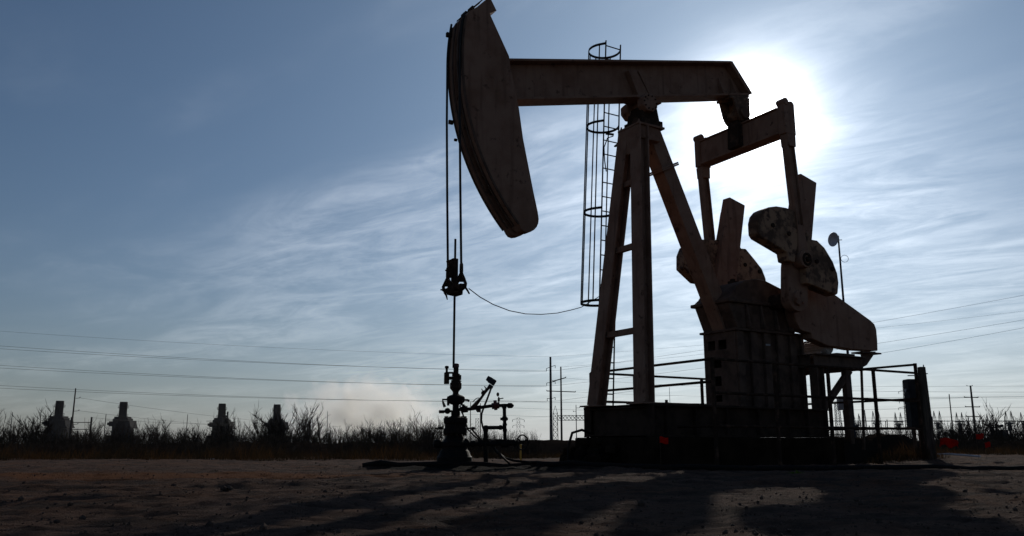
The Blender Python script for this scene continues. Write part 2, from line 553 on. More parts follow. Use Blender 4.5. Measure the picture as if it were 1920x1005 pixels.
def build_berm():
    """A low bank of pushed-up soil along the back of the pad."""
    xs = np.linspace(-60, 70, 420)
    prof = np.linspace(-1, 1, 13)
    vs, fs = [], []
    for x in xs:
        hgt = .42 + .18 * float(lattice_noise(np.array(x * .22), np.array(3.3), 9)) + .10 * float(lattice_noise(np.array(x * .9), np.array(1.3), 8))
        yc = 33 + 1.5 * math.sin(x * .11) + .02 * x
        for p in prof:
            z = hgt * (1 - p * p) ** 1.2 if abs(p) < 1 else 0
            z += (float(lattice_noise(np.array(x * 2.5), np.array(p * 6 + 20), 5)) - .5) * .10 * (1 - abs(p))
            vs.append((x, yc + p * 3.2, z - .06))
    m = len(prof)
    for i in range(len(xs) - 1):
        for k in range(m - 1):
            fs.append((i * m + k, (i + 1) * m + k, (i + 1) * m + k + 1, i * m + k + 1))
    o = MB().add(vs, fs).build('terrain_bank', M['berm'])
    tag(o, kind='structure')


build_berm()


# ------------------------------------------------------------------ pumpjack
def build_pumpjack():
    pj = thing('pumpjack', 'large brown steel pumpjack standing on a concrete foundation with its crank arms raised', 'pumpjack', PJ, PJ_ROT)

    # skid: two long I beams and cross beams
    s = MB()
    for v in (-1.0, 1.0):
        s.ibeam((-.95, v, .855), (4.07, v, .855), .23, .61, .035, .02)
        for u in (-.6, .15, 1.0, 1.9, 2.8, 3.4, 4.02):
            s.box((u, v, .855), (.025, .21, .54))
    for u in (-.86, 1.2, 2.6, 3.98):
        s.ibeam((u, -.885, .85), (u, .885, .85), .17, .56, .03, .02)
    s.box((-.93, -1.0, .855), (.03, .225, .605)); s.box((-.93, 1.0, .855), (.03, .225, .605))
    s.bb((-.95, -1.1, 1.162), (1.9, 1.1, 1.172))
    skid = s.build('skid_base', M['skid'], pj, .006)
    for u, v in ((-.5, -.98), (1.4, .98), (.6, -.98), (1.1, .98)):
        MB().lathe([(.05, 1.172), (.05, 1.20), (.03, 1.205), (.03, 1.25)], (u, v, 0), 6).build('anchor_bolt', M['frame'], skid)

    # Samson post
    for sgn in (-1, 1):
        m = MB()
        base = Vector((-.87, sgn * .765, 1.185)); top = Vector((-.29, sgn * .2, 7.14))
        m.ibeam(base, top, .34, .25, .03, .05, (1, 0, 0))
        lg = m.build('samson_leg', M['paint'], pj, .006)
        MB().box(base + Vector((0, 0, -.003)), (.5, .5, .03)).build('foot_plate', M['paint'], lg, .004)
    m = MB().bar((2.16, 0, 2.885), (.16, 0, 7.14), .36, .36, (1, 0, 0))
    rl = m.build('samson_leg', M['paint'], pj, .012)
    d = Vector((.16 - 2.16, 0, 7.14 - 2.885)).normalized()
    for off in (0, .04):
        c = Vector((2.16, 0, 2.885)) + d * (3.83 + off)
        MB().bar(c - d * .018, c + d * .018, .50, .54, (1, 0, 0)).build('splice_flange', M['paint'], rl, .004)
    for z in (2.65, 4.45, 5.9):
        t = (z - 1.185) / (7.14 - 1.185)
        u = -.87 + .58 * t; v = .765 - .565 * t
        MB().bar((u, -v + .1, z), (u, v - .1, z), .10, .12).build('cross_brace', M['paint'], pj, .004)
    # head of the post
    h = MB()
    h.prism([(-.39, 6.55), (.39, 6.55), (.33, 7.13), (-.33, 7.13)], -.44, -.415, 0)
    h.bb((-.38, -.31, 6.85), (.20, .31, 7.14))
    h.bb((-.44, -.36, 7.142), (.30, .36, 7.19))
    for u in (-.38, .24):
        for v in (-.30, .30):
            h.lathe([(.035, 7.19), (.035, 7.225), (.02, 7.23), (.02, 7.27)], (u, v, 0), 6)
    h.build('post_cap', M['paint'], pj, .008)
    # saddle bearing
    b = MB()
    b.bb((-.30, -.30, 7.192), (.30, .30, 7.34))
    b.prism([(-.27, 7.34), (.27, 7.34), (.20, 7.66), (-.20, 7.66)], -.24, .24)
    sb = b.build('saddle_bearing', M['grease'], pj, .01)
    hs = MB()
    oc = [(-.09 + .225 * math.cos(R(22.5 + 45 * k)), 7.69 + .215 * math.sin(R(22.5 + 45 * k))) for k in range(8)]
    hs.prism(oc, -.36, -.16); hs.prism(oc, .16, .42); hs.cyl((0, -.18, 7.7), (0, .18, 7.7), .17)
    hs.bb((-.36, -.23, 7.80), (.36, .23, 7.868))
    hs.build('bearing_housing', M['paint'], sb, .02)
    for k in range(10):
        a = 2 * math.pi * k / 10
        x_, z_ = -.09 + .17 * math.cos(a), 7.69 + .155 * math.sin(a)
        MB().cyl((x_, -.385, z_), (x_, -.36, z_), .018, n=6).build('bearing_bolt', M['grease'], sb)

    # walking beam
    sl = .241
    zb = lambda u: 7.89 + sl * u
    zt = lambda u: 8.765 + sl * u
    w = MB()
    u0 = -3.9
    w.prism([(u0, zt(u0) - .05), (2.62, zt(2.62) - .05), (2.62, zt(2.62)), (u0, zt(u0))], -.22, .22)
    w.prism([(u0, zb(u0)), (3.20, zb(3.20)), (3.17, zb(3.17) + .05), (u0, zb(u0) + .05)], -.22, .22)
    w.prism([(u0, zb(u0) + .05), (3.15, zb(3.15) + .05), (2.60, zt(2.60) - .05), (u0, zt(u0) - .05)], -.018, .018)
    w.prism([(2.58, zt(2.62) - .051), (3.17, zb(3.17) + .051), (3.30, zb(3.30) + .03), (2.66, zt(2.66) + .003)], -.215, .215)
    beam = w.build('walking_beam', M['paint'], pj, .006)
    for px_ in (((1176, 133), (1190, 133), (1216, 184), (1196, 184)), ((1194, 134), (1199, 134), (1230, 183), (1217, 183))):
        for sg in (-1, 1):
            q = [onv(x, y, -.12) for x, y in px_]
            MB().prism(q, *sorted((sg * .02, sg * .17))).build('stiffener', M['paint'], beam, .003)
    for u in (2.35, 2.75):
        for sg in (-1, 1):
            MB().prism([(sg * .019, zb(u) + .052), (sg * .2, zb(u) + .052), (sg * .05, zb(u) + .5), (sg * .019, zb(u) + .5)], u - .012, u + .012, 0).build('stiffener', M['paint'], beam, .003)
    for u in (-3.05, 1.15):
        MB().ring((u, 0, zt(u) + .005), (0, 1, 0), .045, .014, 14, 6).build('lifting_eye', M['paint'], beam)

    # horse head: two cheek boxes with the wire line groove between
    Cz = 7.70

    def head_poly(r, top=True):
        a0, a1 = math.atan2(4.53 - Cz, -3.40), math.atan2(8.50 - Cz, -4.60)
        a0 %= 2 * math.pi; a1 %= 2 * math.pi
        arc = [(r * math.cos(a0 + (a1 - a0) * k / 40), Cz + r * math.sin(a0 + (a1 - a0) * k / 40)) for k in range(41)]
        back = [(-4.54, 8.615), (-4.37, 8.75), (-4.085, 9.06), (-3.925, 8.80), (-4.085, 8.70), (-3.635, 7.90), (-3.60, 7.65), (-3.41, 6.86),
                (-3.315, 6.25), (-3.08, 5.20), (-2.985, 4.82), (-2.962, 4.68), (-2.972, 4.59), (-3.01, 4.51), (-3.07, 4.445), (-3.15, 4.395), (-3.24, 4.375), (-3.32, 4.39), (-3.37, 4.44)]
        return arc + back
    m = MB()
    P = head_poly(4.67)
    m.prism(P, -.29, -.075); m.prism(P, .075, .29)
    Pi = head_poly(4.585)
    Pi = [(x if x < -3.6 or z > 4.9 else x + .02, z + (0.07 if z < 4.6 else 0)) for x, z in Pi]
    m.prism(Pi, -.075, .075)
    head = m.build('horse_head', M['paint'], pj, .012)
    rl = MB()
    for v0, v1 in ((-.30, -.27), (-.13, -.085), (.085, .13), (.27, .30)):
        arc = [p for p in head_poly(4.695)[:41]]
        ins = [p for p in head_poly(4.655)[:41]][::-1]
        n = len(arc)
        vs = [(p[0], v0, p[1]) for p in arc] + [(p[0], v1, p[1]) for p in arc] + [(p[0], v0, p[1]) for p in ins[::-1]] + [(p[0], v1, p[1]) for p in ins[::-1]]
        fs = []
        for i in range(n - 1):
            fs += [(i, i + 1, n + i + 1, n + i), (i, 2 * n + i, 2 * n + i + 1, i + 1), (n + i, n + i + 1, 3 * n + i + 1, 3 * n + i), (2 * n + i, 3 * n + i, 3 * n + i + 1, 2 * n + i + 1)]
        fs += [(0, n, 3 * n, 2 * n), (n - 1, 3 * n - 1, 4 * n - 1, 2 * n - 1)]
        rl.add(vs, fs)
    rl.build('guide_rail', M['frame'], head)
    for c_, sz in (((-4.70, .26, 8.31), (.10, .06, .09)), ((-4.60, .30, 6.52), (.09, .05, .08)), ((-4.49, .30, 6.18), (.06, .04, .05)), ((-4.40, .18, 8.80), (.05, .2, .06)), ((-4.25, .18, 8.96), (.05, .2, .06))):
        MB().box(c_, sz).build('wire_retainer', M['grease'], head, .004)
    MB().bar((-4.52, .10, 8.66), (-4.12, .10, 9.09), .36, .02, (0, 0, 1)).build('top_plate', M['grease'], head, .004)
    MB().bar((-4.17, .2, 9.02), (-4.06, .2, 9.14), .10, .012).build('identity_plate', M['galv'], head)
    # bridle: a wire rope over each cheek, hanging plumb to the carrier bar
    for v in (-.265, .265):
        pts = [(4.715 * math.cos(a), v, Cz + 4.715 * math.sin(a)) for a in [math.pi - math.atan2(.85, 4.6) * (1 - k / 8) for k in range(9)]]
        pts += [(-4.705, v, 6.5), (-4.67, v, 5.0), (-4.63, v, onv(853 - v * 52, 504 if v > 0 else 496, v)[1] - .05)]
        MB().tube(pts, .023, 8).build('bridle_rope', M['rope'], head)

    # tail bearing and equalizer
    t = MB()
    t.prism([(2.50, zb(2.5) - .003), (3.17, zb(3.17) - .003), (3.17, zb(3.17) - .07), (2.50, zb(2.5) - .07)], -.22, .22)
    for sg in (-1, 1):
        t.prism([(2.60, 8.46), (3.15, 8.56), (3.14, 8.10), (2.98, 7.93), (2.82, 7.93), (2.70, 8.10)], sg * .21 - .03, sg * .21 + .03)
    t.prism([(2.86, 8.50), (3.12, 8.54), (3.12, 8.16), (2.86, 8.16)], -.17, .17)
    t.cyl((2.93, -.30, 8.13), (2.93, .30, 8.13), .15)
    t.build('tail_bearing', M['rusty'], pj, .01)
    e = MB()
    e.bb((2.92, -1.24, 7.32), (3.20, 1.24, 7.86))
    e.bb((2.88, -1.24, 7.27), (3.24, 1.24, 7.318)); e.bb((2.88, -1.24, 7.862), (3.24, 1.24, 7.90))
    eq = e.build('equalizer_beam', M['paint'], pj, .008)
    sd = MB()
    sd.prism([(2.74, 7.30), (3.26, 7.30), (3.22, 7.93), (3.05, 8.05), (2.92, 8.03), (2.78, 7.93)], -.17, .17)
    sd.cyl((3.0, -.26, 8.0), (3.0, .26, 8.0), .10)
    sd.build('equalizer_saddle', M['grease'], eq, .01)
    for sg in (-1, 1):
        y0, y1 = sorted((sg * 1.243, sg * 1.44))
        c = MB()
        c.prism([(2.90, 7.24), (3.25, 7.24), (3.25, 7.98), (3.20, 8.04), (3.12, 8.04), (3.07, 7.98), (3.02, 8.05), (2.90, 8.05)], y0, y1)
        c.cyl((2.965, y0 - .02, 8.0), (2.965, y1 + .02, 8.0), .085, n=16); c.cyl((3.185, y0 + .01, 7.98), (3.185, y1 - .01, 7.98), .06, n=16)
        c.build('end_clevis', M['paint'], eq, .012)

    # cranks, weights, pitmans
    pin = (3.25, 4.39)
    for sg in (-1, 1):
        y0, y1 = sorted((sg * .98, sg * 1.22))
        c = MB()
        poly = [(3.58, 6.46), (4.11, 6.325), (3.84, 5.12), (3.68, 4.40), (3.52, 3.60)]
        poly += [(3.21 + .31 * math.cos(R(a)), 3.52 + .28 * math.sin(R(a))) for a in range(0, -181, -20)]
        poly += [(2.93, 3.85), (2.97, 4.23), (3.13, 4.9)]
        c.prism(poly, y0, y1)
        cr = c.build('crank_arm', M['paint'], pj, .015)
        for q in ([(3.50, 6.10), (3.58, 6.12), (3.12, 4.30), (3.04, 4.32)], [(3.98, 5.98), (4.05, 5.98), (3.78, 5.0), (3.70, 5.0)])[:1]:
            MB().prism(q, *sorted((sg * 1.22, sg * 1.25))).build('crank_rib', M['paint'], cr, .004)
        hb = MB().cyl((3.17, sg * 1.22, 3.53), (3.17, sg * 1.29, 3.53), .16, n=28)
        for a in (70, 190, 310):
            hb.cyl((3.17 + .17 * math.cos(R(a)) * .7, sg * 1.29, 3.53 + .12 * math.sin(R(a))), (3.17 + .12 * math.cos(R(a)), sg * 1.32, 3.53 + .12 * math.sin(R(a))), .03, n=8)
        hb.build('crank_hub', M['paint'], cr, .006)
        a, b = sorted((sg * 1.10, sg * 1.40))
        if sg < 0:
            pl = [(1.88, 4.80), (1.88, 5.05), (1.94, 5.21), (2.06, 5.33), (2.25, 5.42), (2.5, 5.48), (2.8, 5.49), (3.14, 5.44), (3.20, 5.30), (3.2, 5.0), (2.95, 4.27), (2.75, 4.30), (2.72, 4.48), (1.95, 4.72)]
            pr = [(3.42, 5.02), (3.50, 5.00), (3.56, 4.87), (3.745, 4.87), (3.98, 4.73), (4.23, 4.44), (4.35, 4.18), (4.37, 3.97), (4.31, 3.71), (4.25, 3.68), (3.30, 3.86), (3.30, 4.2)]
        else:
            pl = [(2.07, 4.50), (2.09, 4.84), (2.20, 5.05), (2.4, 5.17), (2.65, 5.28), (3.30, 5.35), (3.1, 4.2), (2.5, 4.22)]
            pr = [(3.6, 5.36), (3.93, 5.36), (4.01, 5.22), (4.18, 5.23), (4.47, 4.99), (4.72, 4.77), (4.83, 4.54), (4.86, 4.30), (4.80, 4.08), (3.65, 4.20)]
        for q in (pl, pr):
            ctr = (sum(p[0] for p in q) / len(q), sum(p[1] for p in q) / len(q))
            wt = MB().prism(q, a, b).build('counterweight', M['rusty'], cr, .022)
            for dx, dz in ((-.2, .0), (.3, -.12)):
                MB().cyl((ctr[0] + dx, sg * (1.39 if sg < 0 else 1.11), ctr[1] + dz), (ctr[0] + dx, sg * (1.43 if sg < 0 else 1.07), ctr[1] + dz), .05, n=10).build('weight_bolt', M['grease'], wt)
        p = MB()
        top = Vector((3.05, sg * 1.345, 7.24)); bot = Vector((pin[0], sg * 1.345, pin[1]))
        p.ibeam(bot + (top - bot) * .02, top, .17, .23, .03, .05, (1, 0, 0))
        p.prism([(2.94, 7.235), (3.21, 7.235), (3.20, 6.95), (2.96, 6.95)], sg * 1.345 - .11, sg * 1.345 + .11)
        pm = p.build('pitman_arm', M['paint'], pj, .008)
        wp = MB().cyl((pin[0], sg * 1.24, pin[1]), (pin[0], sg * 1.47, pin[1]), .20, n=28)
        wp.prism([(3.08, 4.40), (3.42, 4.40), (3.30, 5.15), (3.10, 5.15)], sg * 1.345 - .08, sg * 1.345 + .08)
        wp.build('wrist_pin_bearing', M['paint'], pm, .012)
        MB().ring((pin[0] + .02, sg * 1.47, pin[1] - .02), (0, 1, 0), .12, .03, 24, 8).cyl((pin[0] + .02, sg * 1.46, pin[1] - .02), (pin[0] + .02, sg * 1.53, pin[1] - .02), .06).build('wrist_pin', M['grease'], pm)

    # gear reducer
    gb = MB()
    gb.prism([(2.02, 2.885), (3.85, 2.885), (4.25, 3.43), (1.78, 3.43)], -.52, .52)
    gb.prism([(1.72, 3.43), (4.33, 3.43), (4.33, 3.51), (1.72, 3.51)], -.60, .60)
    dome = [(1.76, 3.51), (4.28, 3.51), (4.22, 3.66), (4.0, 3.74)]
    dome += [(3.42, 3.90), (2.98, 4.02), (2.70, 4.035), (2.35, 3.97), (2.06, 3.82), (1.90, 3.62)]
    gb.prism(dome, -.53, .53)
    for u in (2.3, 2.75, 3.2, 3.65):
        gb.prism([(-.52, 2.9), (-.66, 2.9), (-.58, 3.43), (-.52, 3.43)], u - .02, u + .02, 0)
    gbo = gb.build('gear_reducer', M['frame'], pj, .02)
    MB().cyl((3.17, -.98, 3.53), (3.17, .98, 3.53), .17, n=24).build('crankshaft', M['grease'], gbo)
    MB().lathe([(.12, 4.0), (.12, 4.06), (.06, 4.07), (.06, 4.12)], (2.6, .1, 0), 12).build('breather_cap', M['grease'], gbo)

    # pedestal under the reducer with cut-outs in its front plate
    p = MB()
    vs_ = sorted({-.47, .47, -.34, -.08, .06, .33, -.30, .10})
    holes = [(-.20, .04, 2.46, 2.66), (.14, .36, 2.46, 2.66), (-.02, .22, 2.06, 2.24), (.0, .2, 1.66, 1.87), (.0, .2, 1.32, 1.46)]
    ys_ = sorted({-.47, .47} | {h_[0] for h_ in holes} | {h_[1] for h_ in holes})
    zs_ = sorted({1.175, 2.83} | {h_[2] for h_ in holes} | {h_[3] for h_ in holes})
    for i in range(len(ys_) - 1):
        for j in range(len(zs_) - 1):
            yc, zc = (ys_[i] + ys_[i + 1]) / 2, (zs_[j] + zs_[j + 1]) / 2
            if any(h_[0] < yc < h_[1] and h_[2] < zc < h_[3] for h_ in holes): continue
            p.bb((1.98, ys_[i], zs_[j]), (2.01, ys_[i + 1], zs_[j + 1]))
    for sg in (-1, 1):
        p.bb((2.01, sg * .44, 1.175), (4.10, sg * .41, 2.83))
        for u in (2.0, 2.42, 2.84, 3.26, 3.68, 4.06):
            p.bb((u, sg * .441, 1.175), (u + .20 if u < 4 else u + .07, sg * .515, 2.829))
    p.bb((4.10, -.44, 1.175), (4.13, .44, 2.83))
    p.bb((1.93, -.56, 2.832), (4.17, .56, 2.882))
    ped = p.build('reducer_pedestal', M['frame'], pj, .006)
    MB().bb((2.87, -.522, 2.55), (3.01, -.516, 2.585)).build('name_plate', M['galv'], ped)

    # motor platform behind the pedestal
    f = MB()
    for v in (-.85, .85):
        f.ibeam((4.0, v, 2.25), (5.72, v, 2.25), .2, .32, .03, .02)
        f.ibeam((4.08, v, 1.165), (4.08, v, 2.085), .22, .24, .025, .02, (1, 0, 0))
        f.bar((4.24, v, 1.20), (5.22, v, 2.08), .10, .14)
        f.bar((5.06, v, -.1), (5.06, v, 2.085), .13, .13, (1, 0, 0))
    for u in (4.02, 4.9, 5.66):
        f.ibeam((u, -.745, 2.25), (u, .745, 2.25), .16, .30, .025, .02)
    for v in (-.85, .85): f.bar((4.08, v, 1.15), (4.08, v, .58), .24, .24, (1, 0, 0))
    mp = f.build('motor_platform', M['frame'], pj, .005)
    for a_, b_ in (((4.6, -.62, 2.412), (5.5, -.5, 2.44)), ((4.6, .3, 2.412), (5.5, .42, 2.44)), ((5.1, -.64, 2.442), (5.75, .44, 2.50))):
        MB().bb(a_, b_).build('slide_rail', M['frame'], mp, .004)
    mo = MB().cyl((4.87, -.60, 2.63), (4.87, .38, 2.63), .17, n=28)
    for k in range(20):
        a = 2 * math.pi * k / 20
        mo.box((4.87 + .18 * math.cos(a), -.1, 2.63 + .18 * math.sin(a)), (.025, .8, .010), Matrix.Rotation(-a, 3, 'Y'))
    mo.cyl((4.87, -.62, 2.63), (4.87, -.60, 2.63), .15, n=28)
    mo.bb((4.72, -.5, 2.442), (4.80, .3, 2.52)); mo.bb((4.94, -.5, 2.442), (5.02, .3, 2.52))
    mo.build('electric_motor', M['grey_box'], mp, .004)

    # belt guard: flat steel box over the sheaves, on the near side
    vg = -.82
    pts = [(1488, 545), (1486.5, 570), (1489, 590), (1494, 605), (1500.8, 617), (1507, 620.5), (1521.6, 624.7), (1521.6, 634), (1537, 641), (1554, 648.5), (1576, 651),
           (1598, 655), (1640, 657.5), (1646, 657.6), (1645.5, 640), (1643.5, 618), (1640, 608), (1633, 601), (1600, 577), (1569.5, 555), (1540, 537), (1515, 526), (1498, 530)]
    poly = [onv(x, y, vg) for x, y in pts]
    bgd = MB().prism(poly, vg, vg + .26).build('belt_guard', M['paint'], pj, .015)
    gs = MB()
    a = onv(1640, 660, vg); b = onv(1629, 684, vg)
    gs.prism([onv(x, y, vg) for x, y in ((1619, 658.5), (1648, 658.5), (1631, 684), (1624, 688), (1624, 676))], vg + .08, vg + .11)
    a = onv(1615, 659, vg); b = onv(1651, 658, vg)
    gs.bb((a[0], vg - .02, a[1] - .03), (b[0], vg + .28, a[1] + .005))
    gs.build('guard_bracket', M['frame'], bgd)

    # caged ladder on the far leg
    l0 = lambda z: -.36 + (z - 1.2) * .0575          # u of the rear stile at height z
    V = .86
    lad = MB().bar((l0(1.2) - .43, V, 1.18), (l0(9.62) - .43, V, 9.62), .034, .016, (1, 0, 0)).build('ladder', M['black'], pj)
    MB().bar((l0(1.2), V, 1.18), (l0(9.62), V, 9.62), .034, .016, (1, 0, 0)).build('stile', M['black'], lad)
    k = 0
    while 1.45 + k * .335 < 9.6:
        z = 1.45 + k * .335
        MB().cyl((l0(z) - .43, V, z), (l0(z), V, z), .014, n=8).build('rung', M['black'], lad)
        k += 1
    ctr = lambda z: Vector((l0(z) - .215, V + .34, z))

    def hoop_pt(z, a):
        c = ctr(z); grow = 1.0 + .03 * max(0, (5.5 - z))
        return Vector((c.x + .37 * math.sin(a), c.y + .37 * math.cos(a) * grow, z))
    for z in (9.55, 7.62, 5.55, 3.46):
        cg = MB()
        arc = [Vector((l0(z) - .43, V, z))] + [hoop_pt(z, R(-125 + 250 * i / 28)) for i in range(29)] + [Vector((l0(z), V, z))]
        for i in range(len(arc) - 1):
            cg.bar(arc[i], arc[i + 1], .014, .055, (0, 0, 1))
        cg.build('cage_hoop', M['black'], lad)
    for a in (-125, -62, -28, 4, 60):
        MB().bar(hoop_pt(9.55, R(a)), hoop_pt(3.44, R(a)), .032, .012, (1, 0, 0)).build('cage_bar', M['black'], lad)
    for z in (7.05, 5.0, 3.0):
        t = (z - 1.185) / 5.955
        MB().bar((l0(z) - .1, V, z), (-.87 + .58 * t + .05, .765 - .565 * t + .1, z), .05, .03).build('ladder_bracket', M['black'], lad)
    MB().bar((-.5, .42, 7.12), (-.62, .55, 7.16), .04, .04).build('ladder_bracket', M['black'], lad)
    MB().tube([(-.45, .5, 7.12), (-.52, .62, 7.1), (-.56, .7, 6.9), (-.54, .72, 6.6), (-.5, .72, 6.35)], .012, 6).build('loose_cable', M['black'], lad)
    return pj


build_pumpjack()

# foundation block
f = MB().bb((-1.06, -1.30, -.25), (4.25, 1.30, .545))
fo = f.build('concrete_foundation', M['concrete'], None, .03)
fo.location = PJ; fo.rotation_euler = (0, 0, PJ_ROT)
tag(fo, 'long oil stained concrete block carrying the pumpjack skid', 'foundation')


# soil heaped behind the foundation, under the motor platform
def build_mound():
    vs, fs = [], []
    nu, nv = 60, 24
    for i in range(nu):
        for k in range(nv):
            a, b = i / (nu - 1), k / (nv - 1)
            u = 4.0 + 4.2 * a; v = -1.35 + 4.2 * b
            p = W(u, v, 0)
            e = min(1, a * 30) * min(1, (1 - a) * 4.5) * min(1, b * 8) * min(1, (1 - b) * 3)
            z = .50 * e ** .8 + (float(lattice_noise(np.array(p.x * 3), np.array(p.y * 3), 61)) - .5) * .14 * e + (float(lattice_noise(np.array(p.x * 9), np.array(p.y * 9), 62)) - .5) * .05 * e
            vs.append((p.x, p.y, float(ground_h(p.x, p.y)) - .05 + z))
    for i in range(nu - 1):
        for k in range(nv - 1):
            fs.append((i * nv + k, (i + 1) * nv + k, (i + 1) * nv + k + 1, i * nv + k + 1))
    tag(MB().add(vs, fs).build('terrain_mound', M['berm']), kind='structure')


build_mound()


# guard railing round the crank swing
def build_railing():
    t = thing('guard_railing', 'welded pipe guard railing enclosing the crank end of the pumpjack', 'railing', PJ, PJ_ROT)
    r = .026
    for a_, b_ in [((-.25, -2.0, z), (5.98, -2.0, z)) for z in (1.97, 1.345, .74)] + [((-.25, 1.77, z), (5.98, 1.77, z)) for z in (1.97, 1.345, .74)] \
            + [((6.0, -1.97, z), (6.0, 1.77, z)) for z in (2.16, 1.40, .76)] + [((-.25, -2.0, z), (-.25, 1.77, z)) for z in (1.97, 1.55, .74)]:
        MB().cyl(a_, b_, r, n=8).build('rail', M['grease'], t)
    for u, v, h in [(-.25, -2, 1.97), (1.41, -2, 1.97), (2.99, -2, 1.97), (4.47, -2, 1.97), (6.0, -1.99, 2.19), (-.25, 1.77, 1.97), (1.0, 1.77, 1.97), (3.1, 1.77, 1.97), (4.5, 1.77, 1.97), (6.0, 1.77, 2.19)]:
        MB().bar((u, v, -.1), (u, v, h), .055, .055, (1, 0, 0)).build('post', M['grease'], t)
    MB().bar((4.15, -1.95, 1.95), (4.02, -1.95, .3), .04, .04, (1, 0, 0)).build('slanted_brace', M['frame'], t)


build_railing()


# ------------------------------------------------------------------ wellhead
WY = 15.107
WC = Vector((at(853, 878, WY).x, WY, 0))


def wp(x, y, dy=0.0):
    return at(x, y, WY + dy) - WC


PXM = (at(953, 800, WY) - at(853, 800, WY)).x / 100.0     # metres per photograph pixel at the wellhead


def build_wellhead():
    t = thing('wellhead', 'black oil wellhead with valves, stuffing box and side piping below the horse head', 'wellhead', WC)
    Z = lambda y: wp(853, y).z

    def lathe(prof, cx, name, m, par, n=20):
        c = wp(cx, 800)
        return MB().lathe([(r * PXM, Z(y)) for r, y in prof], (c.x, 0, 0), n).build(name, m, par, .004)
    cel = lathe([(33, 884), (33, 857), (30, 854), (27, 846), (24, 843), (24, 838), (26, 836), (26, 829), (21, 826), (16, 818), (13.5, 816), (13.5, 812)], 853, 'casing_head', M['black'], t)
    sp = lathe([(17, 814), (22, 812.5), (22, 804), (20, 802), (20, 795), (22.5, 793), (22.5, 784), (12, 782.5), (8, 779), (7.5, 770)], 854, 'tubing_head', M['black'], t)
    st = MB()
    for k in range(12):
        a = 2 * math.pi * k / 12 + .2
        for y0, y1 in ((784, 780.5), (813, 817)):
            x_, y_ = 19.5 * PXM * math.cos(a), 19.5 * PXM * math.sin(a)
            c = wp(854, 800).x
            st.cyl((c + x_, y_, Z(y0)), (c + x_, y_, Z(y1)), .016, n=6)
    st.build('stud_bolts', M['grease'], sp)
    for xa, xb, y in ((815, 832, 803), (876, 892, 803)):
        MB().cyl(wp(xa, y), wp(xb, y), .014, n=8).cyl(wp(xa + 8, y), wp(xb - 2, y), .024, n=8).build('side_outlet', M['black'], sp)
    MB().cyl(wp(815, 834), wp(832, 834), .055, n=12).cyl(wp(816.5, 830), wp(818, 830), .02).ball(wp(821, 832), .085, 12).build('casing_valve', M['black'], cel)
    MB().cyl(wp(870, 832), wp(880, 832), .05, n=12).ball(wp(872, 831), .09, 12).build('casing_valve', M['black'], cel)
    tee = lathe([(7, 782), (8.5, 778), (8.5, 772), (6, 771), (6, 759), (10, 758), (16, 754), (17.5, 749), (16.5, 744), (12, 741.5), (7, 740), (5.5, 738)], 854, 'tubing_valve', M['black'], t)
    b = MB()
    for x0, x1 in ((838, 843), (863, 868)):
        b.bb(tuple(wp(x0, 760, -.05)), tuple(wp(x1, 744, .05)))
    b.build('valve_ears', M['black'], tee)
    MB().tube([wp(838, 749), wp(830, 749), wp(831, 755), wp(834, 763)], [.016, .018, .02, .026], 8).build('valve_handle', M['black'], tee)
    MB().tube([wp(870, 750), wp(876, 750), wp(880, 752)], [.014, .017, .022], 8).build('bleed_plug', M['black'], tee)
    MB().tube([wp(848, 771), wp(824, 772)], .02, 8).cyl(wp(823, 772), wp(833, 772), .028, n=8).ball(wp(839, 770.5), .055, 10).build('bleed_line', M['black'], tee)
    sb = lathe([(5.5, 739), (5.5, 735), (7, 733), (11, 728), (11, 718), (9, 717), (9, 713), (5.8, 712)], 853.5, 'stuffing_box', M['grease'], t)
    lathe([(5.8, 713), (5.8, 706), (7.5, 705.5), (7.5, 701), (4.9, 700.5), (4.9, 689)], 853.6, 'upper_gland', M['grease'], sb)
    lathe([(5.8, 689), (5.8, 682.5), (3, 681.5)], 853.6, 'gland_cap', M['red_iron'], sb, 6)
    MB().bb(tuple(wp(860, 712, -.03)), tuple(wp(865, 703.5, .03))).tube([wp(861, 722), wp(863, 716), wp(865, 714)], .01, 6).build('gland_bolt', M['grease'], sb)
    lu = MB()
    c = wp(837.6, 700)
    lu.lathe([(5, Z(720)), (5, Z(699)), (4.0, Z(698)), (2.2, Z(697)), (2.2, Z(691)), (3.8, Z(690.5)), (3.8, Z(687)), (2.5, Z(686))], (0, 0, 0), 16) if False else None
    lu.lathe([(5 * PXM, Z(720)), (5 * PXM, Z(699)), (2.2 * PXM, Z(697.5)), (2.2 * PXM, Z(691)), (3.8 * PXM, Z(690.5)), (3.8 * PXM, Z(687)), (2.4 * PXM, Z(686))], (c.x, 0, 0), 16)
    lu.cyl(wp(838, 699), wp(850, 699), .018, n=8).cyl(wp(838, 709), wp(850, 709), .03, n=8)
    lu.build('lubricator_pot', M['grease'], sb)

    # flow line to the right
    fl = MB()
    fl.tube([wp(858, 768), wp(880, 767), wp(925, 760.5), wp(957, 760)], .031, 10)
    fo_ = fl.build('flow_line', M['black'], t)
    MB().cyl(wp(864, 768.5), wp(877, 767), .055, n=12).cyl(wp(869, 758), wp(869, 768), .02, n=8).cyl(wp(866, 761), wp(873, 761), .012, n=6).build('choke_valve', M['black'], fo_)
    MB().cyl(wp(892, 766), wp(901, 764.5), .047, n=12).cyl(wp(897, 773), wp(897, 764), .03, n=8).build('ball_valve', M['black'], fo_)
    MB().cyl(wp(922, 761.5), wp(936, 760), .055, n=8).cyl(wp(926, 760), wp(932, 759.4), .088, n=8).build('hammer_union', M['red_iron'], fo_)
    MB().tube([wp(951, 760.5), wp(953, 760.5), wp(960, 760.5), wp(963.5, 760.5)], [.03, .048, .046, .012], 8).build('bull_plug', M['black'], fo_)
